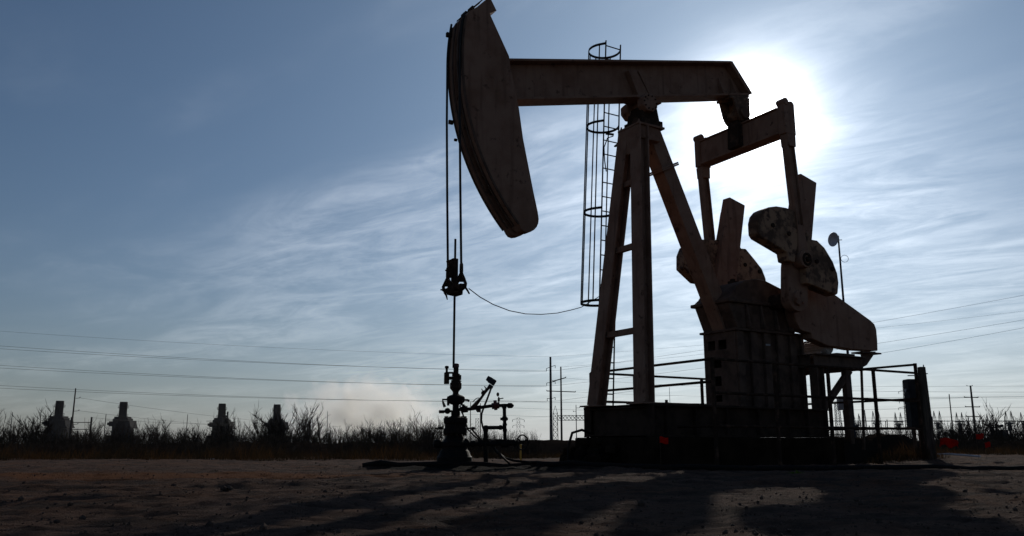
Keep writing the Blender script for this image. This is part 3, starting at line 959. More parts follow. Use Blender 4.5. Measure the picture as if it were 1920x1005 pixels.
    dp = MB().cyl(wp(945.5, 760), wp(947, 828), .033, n=10)
    dp.cyl(wp(938, 785.5), wp(952.5, 785.5), .024, n=8).cyl(wp(946, 781), wp(946, 789), .046, n=10).cyl(wp(946.5, 794), wp(946.5, 798), .042, n=10).cyl(wp(946.6, 804), wp(946.6, 809), .042, n=10).cyl(wp(945.5, 757), wp(945.5, 766), .042, n=10)
    dp.build('down_pipe', M['black'], fo_)
    MB().cyl(wp(907, 802), wp(946, 801.5), .034, n=10).cyl(wp(936, 801.6), wp(941, 801.6), .045, n=10).cyl(wp(908, 802), wp(914, 802), .045, n=10).build('cross_pipe', M['black'], fo_)
    MB().cyl(wp(910.5, 799), wp(911, 878), .041, n=10).cyl(wp(910.5, 799), wp(910.5, 809), .05, n=10).build('support_leg', M['black'], fo_)
    mn = MB().cyl(wp(872, 833), wp(969, 831), .042, n=12)
    for xa, xb, rr in ((884, 892, .06), (898, 904, .07), (921, 929, .075), (940, 953, .065), (962, 966, .065)):
        mn.cyl(wp(xa, 832.4), wp(xb, 832), rr, n=12)
    mn.bb(tuple(wp(929, 827, -.03)), tuple(wp(966, 824.5, .03)))
    mf = mn.build('manifold', M['black'], fo_)
    hw = MB()
    c = wp(979.5, 829.5)
    ax = Vector((.62, -.78, 0))
    hw.ring(c, ax, .128, .013, 32, 8)
    d, s, tt = MB().frame(ax, (0.01, .02, 1))
    for a in (30, 150, 270):
        hw.cyl(c, c + (s * math.cos(R(a)) + tt * math.sin(R(a))) * .125, .011, n=6)
    hw.cyl(c - ax * .01, c + ax * .02, .03, n=10); hw.cyl(wp(966, 831), c, .014, n=8)
    hw.build('handwheel', M['black'], mf)
    MB().tube([wp(935.5, 758), wp(935, 744)], .011, 8).ball(wp(933.5, 739.5, -.01), .036, 12, (.7, .7, 1.05)).tube([wp(935.4, 748), wp(944, 746.5)], .010, 6).cyl(wp(935.3, 752), wp(935.2, 746), .02, n=8).build('pressure_gauge', M['grease'], fo_)
    ins = MB().tube([wp(884, 767), wp(893, 757), wp(903, 745), wp(909, 736), wp(917, 726), wp(920, 722)], [.04, .036, .022, .024, .028, .025], 8)
    ins.tube([wp(886, 754), wp(893, 747), wp(898, 746)], .008, 6).tube([wp(903, 729), wp(905, 733), wp(911, 732)], .011, 6).tube([wp(908, 724.5), wp(911, 727), wp(910, 733)], .011, 6).ball(wp(906, 737), .04, 10)
    ib = ins.build('instrument_line', M['grease'], fo_)
    Mx = Matrix.Rotation(R(32), 3, 'Y')
    MB().box(wp(922.5, 715), (.135, .12, .105), Mx).box(wp(917, 711), (.09, .09, .09), Mx).cyl(wp(916, 722), wp(924, 727), .03, n=10).build('transmitter_box', M['dark_box'], ib, .012)
    MB().tube([wp(922, 724), wp(918, 736), wp(912, 752), wp(907, 764), wp(903, 776), wp(902.5, 788), wp(905, 800), wp(913, 822), wp(925, 840)], .017, 8).build('sensor_cable', M['black'], ib)
    hs = MB().tube([wp(862, 760), wp(870, 783), wp(877, 805), wp(890, 818), wp(905, 830)], .014, 8)
    hs.tube([wp(884, 804), wp(895, 817), wp(907, 829)], .016, 8)
    hs.tube([wp(922, 835), wp(932, 848, -.2), wp(945, 858, -.3), wp(965, 864, -.4), wp(990, 866.5, -.4), wp(1010, 866, -.2), wp(1040, 871, -.1)], .022, 8)
    hs.tube([wp(928, 843, -.1), wp(940, 855, -.3), wp(952, 866, -.5), wp(958, 872, -.5)], .018, 8)
    hs.build('drain_hose', M['black'], fo_)


build_wellhead()


def build_carrier():
    base = W(-4.62, 0, 0)
    b = Vector((base.x, base.y, 0))
    zz = lambda y: onv(853, y, 0)[1]
    t = thing('polished_rod', 'black polished rod hung from the bridle ropes above the wellhead', 'pump rod', b, PJ_ROT)
    MB().cyl((0, 0, zz(690)), (0, 0, zz(448)), .021, n=12).build('rod', M['rope'], t)
    cb = MB()
    cb.prism([(-.10, zz(552)), (.10, zz(554)), (.11, zz(542)), (.07, zz(536)), (-.07, zz(532)), (-.10, zz(540))], -.13, .13)
    cb.bb((-.06, -.33, zz(546)), (.06, .33, zz(537)))
    car = cb.build('carrier_bar', M['grease'], t, .01)
    cl = MB()
    cl.bb((-.06, -.045, zz(532)), (.045, .045, zz(485)))
    cl.prism([(-.075, zz(487)), (-.16, zz(490)), (-.12, zz(500)), (-.075, zz(504))], -.06, .06)
    cl.prism([(-.075, zz(504)), (-.13, zz(506)), (-.13, zz(518)), (-.075, zz(522))], -.06, .06)
    cl.cyl((-.2, 0, zz(509)), (0, 0, zz(509)), .016, n=6); cl.cyl((-.17, 0, zz(491)), (0, 0, zz(491)), .014, n=6)
    cl.build('rod_clamp', M['grease'], t, .008)
    tx = Vector((DU.x, DV.x, 0)).normalized()          # the sockets hang turned square to the approach road
    for v, ys in ((.27, (504, 521, 548)), (-.27, (496, 512, 542))):
        z0, z1, z2 = (onv(853 - v * 52, y, v)[1] for y in ys)
        o = Vector((-.01, v, 0))
        P = lambda a, z: o + tx * a + Vector((0, 0, z))
        MB().tube([P(0, z0 + .03), P(0, z0), P(0, z1 + .02), P(0, z1 - .02)], [.022, .034, .036, .03], 10).build('rope_socket', M['grease'], t)
        lp = MB().tube([P(0, z1), P(-.045, z1 - .10), P(-.078, z2 + .10), P(-.07, z2 + .04), P(-.03, z2), P(.03, z2), P(.07, z2 + .04), P(.078, z2 + .10), P(.045, z1 - .10), P(0, z1)], .032, 8)
        lp.prism([(-.01, z1 - .02), (.01, z1 - .02), (.05, z1 - .14), (.07, z2 + .165), (-.07, z2 + .165), (-.05, z1 - .14)], -.02, .02) if False else None
        lp.add([P(0, z1), P(-.06, z1 - .16), P(.06, z1 - .16), P(0, z1) + Vector((.02, .03, 0)), P(-.06, z1 - .16) + Vector((.02, .03, 0)), P(.06, z1 - .16) + Vector((.02, .03, 0))], [(0, 1, 2), (3, 5, 4), (0, 3, 4, 1), (1, 4, 5, 2), (2, 5, 3, 0)])
        lp.build('socket_loop', M['grease'], t)
        if v > 0:
            MB().tube([P(-.04, z2 + .03), P(-.13, z2 + .05)], .015, 6).build('locking_pin', M['grease'], t)
            MB().tube([P(-.06, z2), P(-.02, z2 - .06), P(0, z2 - .14)], [.022, .02, .010], 6).build('locking_pin', M['grease'], t)
        else:
            MB().tube([P(.06, z2 + .05), P(.11, z2 - .02), P(.15, z2 - .09)], [.022, .02, .016], 6).build('locking_pin', M['grease'], t)


build_carrier()

cable = MB().tube([at(x, y, Y) for x, y, Y in ((879, 541, 14.9), (900, 557, 15.1), (925, 571, 15.5), (955, 582.5, 15.9), (985, 588.5, 16.3), (1015, 589.5, 16.8), (1045, 587, 17.4), (1072, 581, 18.0), (1090, 576, 18.4), (1112, 563, 18.3), (1128, 553, 18.1))], .009, 6).build('sensor_cable', M['black'])
tag(cable, 'thin black cable sagging from the rod hanger to the ladder cage', 'cable')

# ------------------------------------------------------------------ small things on the pad
pipe = MB()
pts = []
for k in range(60):
    x = -2.55 + k * .30
    y = 14.72 + .10 * math.sin(k * .23) - .012 * k + (0.02 * k if x < 2 else 0)
    pts.append((x, y, float(ground_h(x, y)) + .028 + .004 * math.sin(k * 1.3)))
pipe.tube(pts, .052, 10)
po = pipe.build('surface_pipe', M['black'])
tag(po, 'long black surface pipe lying on the dirt in front of the pumpjack', 'pipe')

# red marker cloths
def red_flag(px, py, w, h, Y, label, seed, big=False):
    rr = random.Random(seed)
    c = at(px, py, Y)
    g = float(ground_h(c.x, c.y))
    t = thing('marker_flag', label, 'flag', (c.x, c.y, g), group='red marker flags around the pad')
    nx, nz = 9, 6
    vs, fs = [], []
    for j in range(nz):
        for i in range(nx):
            a, b = i / (nx - 1), j / (nz - 1)
            x = (a - .5) * w; z = (b - .5) * h
            if big: z += -.55 * h * abs(a - .35) + .25 * h * (1 - b) * math.sin(a * 9)
            else: z += .12 * h * math.sin(a * 5 + seed)
            y = .05 * w * math.sin(a * 11 + b * 3 + seed) + .04 * w * math.sin(b * 7)
            vs.append((x + rr.uniform(-.02, .02) * w, y, z + (c.z - g) + rr.uniform(-.02, .02) * h))
    for j in range(nz - 1):
        for i in range(nx - 1):
            fs.append((j * nx + i, j * nx + i + 1, (j + 1) * nx + i + 1, (j + 1) * nx + i))
    o = MB().add(vs, fs).build('cloth', M['red_vinyl' if seed == 1 else 'red_cloth'], t, recalc=False)
    sm = o.modifiers.new('thick', 'SOLIDIFY'); sm.thickness = .003
    MB().cyl((-w * .45, .01, -.05), (-w * .45, .01, c.z - g + h * .5), .0025, n=6).build('stake', M['frame'], t)


red_flag(1245, 825.5, .15, .11, 14.95, 'small red marker flag in front of the concrete foundation', 1)
red_flag(1779, 828, .40, .17, 18.5, 'largest red marker flag, folded over beside the wooden post', 2, True)
red_flag(1837, 818, .17, .11, 18.8, 'upper small red marker flag in the brush right of the folded one', 3)
red_flag(1852, 834, .12, .11, 18.6, 'lower small red marker flag close to the dry grass at right', 4)

c = at(977, 862, 21.0)
ys = thing('marker_stake', 'yellow marker stake behind the handwheel', 'stake', (c.x, c.y, 0))
MB().tube([(0, 0, -.1), (-.01, 0, .20), (.0, 0, at(977, 836, 21).z)], [.024, .024, .018], 10).build('tube', M['yellow'], ys)
MB().lathe([(.028, at(977, 836, 21).z - .02), (.028, at(977, 834, 21).z), (.01, at(977, 833, 21).z)], (0, 0, 0), 10).build('cap', M['yellow'], ys)

# wooden post, cabinet and mast at the right
pb = at(1744, 846, 19.0)
gp = float(ground_h(pb.x, pb.y))
wpst = thing('wooden_post', 'thick weathered wooden post leaning beside the dark cabinet', 'post', (pb.x, pb.y, gp))
tp = at(1727.5, 688, 19.0) - Vector((pb.x, pb.y, gp))
MB().bar((.0, 0, -.2), tp, .21, .18, (0, 1, 0), .13, .13).build('timber', M['wood'], wpst, .012)
MB().cyl(tp + Vector((.05, 0, -.05)), tp + Vector((.05, 0, .05)), .012, n=6).cyl(tp + Vector((.04, 0, -.16)), tp + Vector((.12, -.02, -.15)), .012, n=6).cyl(tp + Vector((-.3, 0.06, -.19)), tp + Vector((0, 0, -.19)), .012, n=6).build('bolt', M['galv'], wpst)

ca, cb_ = at(1708, 801, 19.35), at(1728, 711, 19.35)
cab = thing('control_cabinet', 'tall dark grey electrical cabinet mounted beside the wooden post', 'cabinet', ((ca.x + cb_.x) / 2, 19.4, 0))
wd, z0, z1 = cb_.x - ca.x, ca.z, cb_.z
MB().bb((-wd / 2, -.12, z0), (wd / 2, .14, z1)).build('enclosure', M['dark_box'], cab, .004)
MB().bb((-wd / 2 + .02, -.135, z0 + .03), (wd / 2 - .02, -.122, z1 - .03)).build('door', M['dark_box'], cab, .006)
MB().bar((.05, 0.02, -.1), (.05, 0.02, z0 + .02), .06, .06, (1, 0, 0)).bar((-.08, .02, -.1), (-.08, 0.02, z0 + .02), .06, .06, (1, 0, 0)).build('stand', M['frame'], cab)
MB().cyl((-wd / 2 - .03, 0, z1 - .25), (-wd / 2, 0, z1 - .25), .04, n=10).build('conduit_fitting', M['galv'], cab)

bx = at(1579.5, 756, 21.6)
jb = thing('junction_box', 'pale grey junction box on a stand behind the motor platform', 'junction box', (bx.x, bx.y, 0))
MB().bb((-.115, -.08, at(1579, 769, 21.6).z), (.115, .08, at(1579, 743, 21.6).z)).build('enclosure', M['grey_box'], jb, .01)
MB().bar((.03, 0, -.05), (.03, 0, at(1579, 769, 21.6).z + .02), .05, .05, (1, 0, 0)).bar((.12, 0.05, -.05), (.02, .05, at(1579, 770, 21.6).z), .025, .025, (1, 0, 0)).build('stand', M['frame'], jb)

mx = at(1571.5, 442, 23.0)
ms = thing('antenna_mast', 'slim antenna mast with a small dish rising behind the belt guard', 'antenna', (mx.x, mx.y, 0))
MB().tube([(0, 0, -.1), (0, 0, mx.z * .6), (0, 0, mx.z)], [.042, .035, .024], 8).build('mast', M['pole'], ms)
dz = at(1563, 450, 23).z
dsh = MB()
ax = Vector((-.86, -.35, .0)).normalized()
dd, s_, t_ = dsh.frame(ax, (0, 0, 1))
cen = Vector((-.075, -.03, dz))
vs, fs = [], []
NR, NA = 6, 28
for i in range(NR + 1):
    r_ = .205 * i / NR
    for k in range(NA):
        a = 2 * math.pi * k / NA
        vs.append(cen + ax * (.11 * (i / NR) ** 2 - .06 + .06) + (s_ * math.cos(a) + t_ * math.sin(a)) * r_)
for i in range(NR):
    for k in range(NA):
        fs.append((i * NA + k, i * NA + (k + 1) % NA, (i + 1) * NA + (k + 1) % NA, (i + 1) * NA + k))
dsh.add(vs, fs)
do = dsh.build('dish', M['dish'], ms)
so = do.modifiers.new('thick', 'SOLIDIFY'); so.thickness = .012
MB().cyl((0, 0, dz), cen - ax * .01, .035, n=10).cyl((.0, 0, dz), (.11, .03, dz + .01), .012, n=6).build('dish_mount', M['pole'], ms)
lz = at(1582, 485, 23).z
MB().ring((.13, 0, lz), (.1, 1, 0), .10, .006, 24, 6).build('cable_loop', M['black'], ms)

# rubble and hose at the left end of the foundation
rb = MB()
for k in range(40):
    u, v = rnd.uniform(-1.55, -1.05), rnd.uniform(-.2, 1.4)
    p = W(u, v, 0)
    s = rnd.uniform(.05, .15) if k > 8 else rnd.uniform(.12, .2)
    rb.ball((p.x, p.y, s * .35 + max(0, .42 * (u + 1.6) / .5) * rnd.random()), s, 7, (1, rnd.uniform(.7, 1.2), rnd.uniform(.6, .95)))
for i, p in enumerate(rb.v):
    rb.v[i] = tuple(c_ + (float(lattice_noise(np.array(p[0] * 9 + i % 3), np.array(p[2] * 9 + p[1] * 5), 21)) - .5) * .06 for c_ in p)
tag(rb.build('rubble', M['concrete'], None, 0, 0), 'heap of broken concrete and soil against the left end of the foundation', kind='stuff')
hose = MB().tube([W(-.9, .9, .62), W(-1.12, .95, .70), W(-1.33, 1.0, .64), W(-1.42, 1.0, .40), W(-1.45, 1.0, -.02)], .028, 10).build('bent_conduit', M['black'])
tag(hose, 'black conduit bent down over the left end of the foundation', 'conduit')

# litter
def litter(px, py, s, m, label, seed):
    r2 = random.Random(seed)
    Y = CAM_H * 1 / max(1e-4, -ray(px, py).z) * ray(px, py).y
    p = at(px, py, Y)
    b = MB()
    for k in range(4):
        b.ball((r2.uniform(-s, s), r2.uniform(-s, s), s * .4), s * r2.uniform(.5, .9), 7, (1, .8, r2.uniform(.4, .9)))
    b.v = [tuple(c_ + r2.uniform(-.12, .12) * s for c_ in q) for q in b.v]
    o = b.build('litter_scrap', m, None, 0, 0)
    o.location = (p.x, p.y, float(ground_h(p.x, p.y)))
    tag(o, label, 'litter')


litter(399, 861.5, .045, M['white'], 'white crumpled litter at the far left edge of the pad under the third stack', 3)
litter(450, 878, .03, M['white'], 'small white scrap on the red dirt left of the wellhead', 4)
litter(421, 922, .045, M['stone'], 'dark clump of debris on the dirt at lower left', 5)


# a weed and a pale pipe on the ground
p = at(1493, 888, 11.9)
wd_ = thing('green_weed', 'small yellow green weed on the shaded dirt in front of the foundation', 'weed', (p.x, p.y, float(ground_h(p.x, p.y))))
M['leaf'] = leafy('weed_leaf', (.16, .20, .03), (.11, .15, .025), .4)
lf = MB()
for k in range(16):
    a = rnd.uniform(0, 6.28); ln = rnd.uniform(.07, .20); rise = rnd.uniform(.02, .075); w_ = .012
    d_ = Vector((math.cos(a), math.sin(a), 0)); n_ = Vector((-d_.y, d_.x, 0)) * w_
    q0, q1, q2 = d_ * .01, d_ * ln * .55 + Vector((0, 0, rise)), d_ * ln + Vector((0, 0, rise * .5))
    lf.add([q0 - n_ * .4, q0 + n_ * .4, q1 + n_, q2, q1 - n_], [(0, 1, 2, 4), (4, 2, 3)])
lf.build('leaves', M['leaf'], wd_, 0, 0, False)
MB().tube([(0, 0, -.02), (.005, 0, .04), (.0, .01, .085)], [.006, .005, .002], 6).build('stem', M['leaf'], wd_)
qa, qb = at(1722, 851, 20.2), at(1838, 849.5, 19.6)
pl = MB().tube([(qa.x, qa.y, float(ground_h(qa.x, qa.y)) + .02), ((qa.x + qb.x) / 2, (qa.y + qb.y) / 2, float(ground_h((qa.x + qb.x) / 2, (qa.y + qb.y) / 2)) + .03), (qb.x, qb.y, float(ground_h(qb.x, qb.y)) + .03)], .022, 10).build('ground_pipe', M['dish'])
tag(pl, 'thin pale pipe lying on the dirt at the foot of the wooden post', 'pipe')

# stones and clods on the pad
def build_pebbles():
    ico = bmesh.new(); bmesh.ops.create_icosphere(ico, subdivisions=1, radius=1.0)
    bv = np.array([v.co[:] for v in ico.verts]); bf = np.array([[v.index for v in f.verts] for f in ico.faces]); ico.free()
    V, F = [], []
    n = 13000
    for k in range(n):
        Y = 3.0 + 19 * nrng.random() ** 1.5
        X = (nrng.random() * 2 - 1) * (0.66 * Y + .6)
        s = .003 + .009 * nrng.random() ** 4 + (.02 * nrng.random() if nrng.random() < .02 else 0)
        p = bv * s * (0.7 + .6 * nrng.random(3)) * (1 + .35 * (nrng.random((len(bv), 1)) - .5))
        p = p + np.array([X, Y, float(ground_h(X, Y)) + s * .25])
        F.append(bf + len(V) * len(bv)); V.append(p)
    o = MB(); o.v = [tuple(q) for q in np.concatenate(V)]; o.f = [tuple(int(i) for i in q) for q in np.concatenate(F)]
    ob = o.build('pebbles', M['stone'], None, 0, 0, False)
    tag(ob, 'scattered pebbles and clods on the dirt pad', kind='stuff')


build_pebbles()


# ------------------------------------------------------------------ vegetation
def blades(name, n, sampler, hmin, hmax, wid, lean, m, label, seed):
    g = np.random.default_rng(seed)
    xs, ys = sampler(g, n)
    z0 = ground_h(xs, ys) + bank_h(xs, ys)
    h = hmin + (hmax - hmin) * g.random(n) ** 1.8
    clump = (lattice_noise(xs * .9, ys * .9, seed) * .6 + lattice_noise(xs * 3.1, ys * 3.1, seed + 1) * .5) ** 1.6 * 1.25 + .12
    h = h * clump
    a = g.random(n) * 2 * math.pi
    wv = wid * (.6 + .8 * g.random(n))
    lx, ly = lean * h * np.cos(a * 1.7), lean * h * np.sin(a * 1.7)
    dx, dy = np.cos(a) * wv, np.sin(a) * wv
    V = np.empty((n, 5, 3))
    V[:, 0] = np.stack([xs - dx, ys - dy, z0 - .03], -1); V[:, 1] = np.stack([xs + dx, ys + dy, z0 - .03], -1)
    V[:, 2] = np.stack([xs + dx * .7 + lx * .4, ys + dy * .7 + ly * .4, z0 + h * .6], -1)
    V[:, 3] = np.stack([xs - dx * .7 + lx * .4, ys - dy * .7 + ly * .4, z0 + h * .6], -1)
    V[:, 4] = np.stack([xs + lx, ys + ly, z0 + h], -1)
    i = np.arange(n)[:, None] * 5
    quads = i + np.array([[0, 1, 2, 3]]); tris = i + np.array([[3, 2, 4]])
    me = bpy.data.meshes.new(name)
    loops = np.concatenate([quads.ravel(), tris.ravel()]).astype(np.int32)
    starts = np.concatenate([np.arange(n) * 4, n * 4 + np.arange(n) * 3]).astype(np.int32)
    me.vertices.add(n * 5); me.vertices.foreach_set('co', V.ravel())
    me.loops.add(len(loops)); me.loops.foreach_set('vertex_index', loops)
    me.polygons.add(2 * n); me.polygons.foreach_set('loop_start', starts)
    me.update(calc_edges=True)
    me.materials.append(m)
    o = bpy.data.objects.new(name, me); COL.objects.link(o)
    return tag(o, label, kind='stuff')


def bank_h(xs, ys):
    yc = 33 + 1.5 * np.sin(xs * .11) + .02 * xs
    p = np.clip((ys - yc) / 3.2, -1, 1)
    hgt = .42 + .18 * lattice_noise(xs * .22, np.full_like(xs, 3.3), 9) + .10 * lattice_noise(xs * .9, np.full_like(xs, 1.3), 8)
    return np.maximum(hgt * (1 - p * p) ** 1.2 - .06, 0)


def s_left(g, n):
    ys = 22.6 + 5.5 * g.random(n) ** 1.6
    xs = -20 + (20 - 1.2) * g.random(n)
    return xs, ys + .25 * np.sin(xs * 1.3) - 1.9 * lattice_noise(xs * .7, np.full_like(xs, 2.2), 44) ** 2 * g.random(n)


def s_mid(g, n):
    return -2 + 5.0 * g.random(n), 26 + 4 * g.random(n)


def s_right(g, n):
    ys = 20.6 + 6 * g.random(n); xs = 9.6 + 9 * g.random(n)
    return xs, ys


blades('dry_grass', 13000, s_left, .10, .55, .006, .45, M['grass'], 'dry tawny grass along the far left edge of the pad', 3)
blades('dry_grass', 4500, s_mid, .10, .34, .006, .45, M['grass'], 'dry grass at the foot of the soil bank behind the wellhead', 4)
blades('dry_grass', 7000, s_right, .10, .34, .006, .5, M['grass'], 'dry grass behind the red marker flags at right', 5)


def s_near(g, n):
    u = -1.0 + 8.0 * g.random(n) ** .7
    v = -1.5 - .8 * g.random(n)
    p = np.array(PJ)[None, :2] + np.array(DU)[None, :2] * u[:, None] + np.array(DV)[None, :2] * v[:, None]
    k = u > 3.6
    return p[:, 0][k].repeat(1), p[:, 1][k]


def s_weeds(g, n):
    u = 4.2 + 2.6 * g.random(n); v = -1.5 - .7 * g.random(n) ** 2
    return PJ.x + DU.x * u + DV.x * v, PJ.y + DU.y * u + DV.y * v


blades('weed_tufts', 1400, s_weeds, .08, .5, .005, .5, M['grass'], 'dry weeds growing against the rear of the foundation', 6)


def twig_mass(name, n, x0, x1, y0, y1, hmin, hmax, label, seed):
    """Dense dead brush: crooked stems with side twigs, far too many to count."""
    g = random.Random(seed); b = MB()
    V, F = [], []

    def sliver(p, q, w):
        o = len(V)
        d = g.random() * math.pi
        wx, wy = math.cos(d) * w, math.sin(d) * w
        V.extend([(p[0] - wx, p[1] - wy, p[2]), (p[0] + wx, p[1] + wy, p[2]), (q[0] + wx * .4, q[1] + wy * .4, q[2]), (q[0] - wx * .4, q[1] - wy * .4, q[2])])
        F.append((o, o + 1, o + 2, o + 3))
    for k in range(n):
        x = g.uniform(x0, x1); y = g.uniform(y0, y1)
        z = float(ground_h(x, y)) + float(bank_h(np.array([x]), np.array([y]))[0]) - .03
        cl = float(lattice_noise(np.array(x * .45), np.array(y * .2), seed)) * .9 + .4
        h = (hmin + (hmax - hmin) * g.random()) * cl
        p = (x, y, z); ang = g.uniform(-.35, .35); ang2 = g.uniform(-.35, .35)
        seg = 3
        for s in range(seg):
            q = (p[0] + math.sin(ang) * h / seg, p[1] + math.sin(ang2) * h / seg, p[2] + h / seg)
            sliver(p, q, .008 * (1 - .25 * s))
            for t in range(2):
                a = g.uniform(-1.1, 1.1); ln = h * g.uniform(.12, .3)
                m_ = (p[0] + (q[0] - p[0]) * g.random(), p[1] + (q[1] - p[1]) * g.random(), p[2] + (q[2] - p[2]) * g.random())
                sliver(m_, (m_[0] + math.sin(a) * ln, m_[1] + g.uniform(-.3, .3) * ln, m_[2] + abs(math.cos(a)) * ln), .004)
            p = q; ang += g.uniform(-.3, .3)
    b.v, b.f = V, F
    o = b.build(name, M['brush'], None, 0, 0, False)
    return tag(o, label, kind='stuff')


twig_mass('undergrowth', 8500, -24, 1.0, 26, 36, .25, .85, 'dark tangled undergrowth below the bare shrubs at left', 31)
twig_mass('undergrowth', 3800, 9, 24, 23.5, 34, .25, .8, 'dark tangled undergrowth below the bare shrubs at right', 32)


# bare shrubs: several grown once, then copied
def grow_shrub(name, seed, height, spread, stems, lean):
    g = random.Random(seed)
    tr, tw = MB(), MB()

    def grow(p, d, ln, r, depth, mb):
        pts = [p]; n = 4
        for i in range(n):
            d = (d + Vector((g.uniform(-.16, .16), g.uniform(-.16, .16), g.uniform(-.04, .14)))).normalized()
            p = p + d * ln / n; pts.append(p)
        mb.tube(pts, [r * (1 - .5 * i / n) for i in range(n + 1)], 4 if r > .008 else 3, False)
        if depth == 0: return
        for k in range(g.choice((2, 3, 3, 4))):
            i = g.randint(1, n)
            a = g.uniform(0, 2 * math.pi)
            nd = (d + Vector((math.cos(a), math.sin(a), g.uniform(-.1, .5))) * g.uniform(.35, .8)).normalized()
            grow(pts[i], nd, ln * g.uniform(.5, .8), max(.0075, r * .6), depth - 1, tw)
    for s in range(stems):
        a = g.uniform(0, 2 * math.pi)
        d = Vector((math.cos(a) * spread + lean, math.sin(a) * spread, 1)).normalized()
        grow(Vector((math.cos(a) * .08, math.sin(a) * .08, -.08)), d, height * g.uniform(.42, .6), .026 * g.uniform(.7, 1.2), 3, tr)
    o = thing(name, 'x', 'shrub')
    tr.build('stems', M['twig'], o, 0, 0, False)
    tw.build('twigs', M['twig'], o, 0, 0, False)
    return o


def place_shrubs():
    kinds = [grow_shrub('bare_shrub', 40 + k, 1.5, .35 + .08 * (k % 3), 9 + k % 3, .05 * (k % 4)) for k in range(6)]
    used = set()
    spots = []
    g = random.Random(5)
    # big ones seen singly in the photograph: (x, top y, depth, kind, label)
    big = [(75, 768, 44, 0, 'bare shrub standing taller just left of the first stack'),
           (20, 778, 40, 1, 'bare shrub at the far left edge of the scene'),
           (545, 752, 42, 2, 'largest leaning bare shrub, in front of the fourth stack'),
           (590, 764, 44, 3, 'bare shrub leaning right beside the largest one'),
           (505, 757, 46, 4, 'tall thin bare shrub between the third and fourth stacks'),
           (440, 778, 44, 5, 'bare shrub just right of the third stack'),
           (300, 790, 42, 0, 'bare shrub midway between the second and third stacks'),
           (800, 782, 40, 1, 'bare shrub directly left of the wellhead'),
           (720, 786, 42, 2, 'bare shrub under the right steam plume'),
           (1830, 760, 40, 3, 'bare shrub behind the right crossarm pole'),
           (1790, 778, 42, 4, 'bare shrub behind the largest red flag'),
           (1900, 782, 40, 5, 'bare shrub at the far right edge of the scene')]
    for x, y, Y, k, lb in big: spots.append((x, y, Y, k, lb))
    x = 4
    while x < 835:
        spots.append((x + g.uniform(-5, 5), g.uniform(788, 808) + (8 if any(abs(x - q) < 26 for q in (107, 228, 414)) else 0), g.uniform(34, 46), g.randrange(6), None))
        x += g.uniform(14, 21)
    x = 1745
    while x < 1925:
        spots.append((x + g.uniform(-5, 5), g.uniform(784, 806), g.uniform(32, 44), g.randrange(6), None))
        x += g.uniform(13, 19)
    for x in (1560, 1585, 1606, 1632, 1660, 1684):
        spots.append((x, g.uniform(798, 812), g.uniform(36, 42), g.randrange(6), None))
    spots.append((990, 822, 44, 2, None)); spots.append((915, 805, 48, 4, 'bare shrub seen between the wellhead pipes'))
    for x, ytop, Y, k, lb in spots:
        o = kinds[k] if k not in used else copy_tree(kinds[k])
        used.add(k)
        p = at(x, ytop, Y)
        gz = float(ground_h(p.x, p.y)) + float(bank_h(np.array([p.x]), np.array([p.y]))[0])
        h = max(.7, p.z - gz)
        s = h / 1.55
        o.location = (p.x, p.y, gz)
        o.scale = (s * g.uniform(.85, 1.15), s * g.uniform(.85, 1.15), s)
        o.rotation_euler = (0, 0, g.choice((0, 0, .3, -.3, 3.0)) if lb else g.uniform(0, 6.28))
        where = 'left of the wellhead' if x < 900 else ('behind the guard railing' if x < 1720 else 'right of the wooden post')
        tag(o, lb or 'low bare shrub in the brush line ' + where, 'shrub', 'bare shrubs along the back of the pad')


place_shrubs()


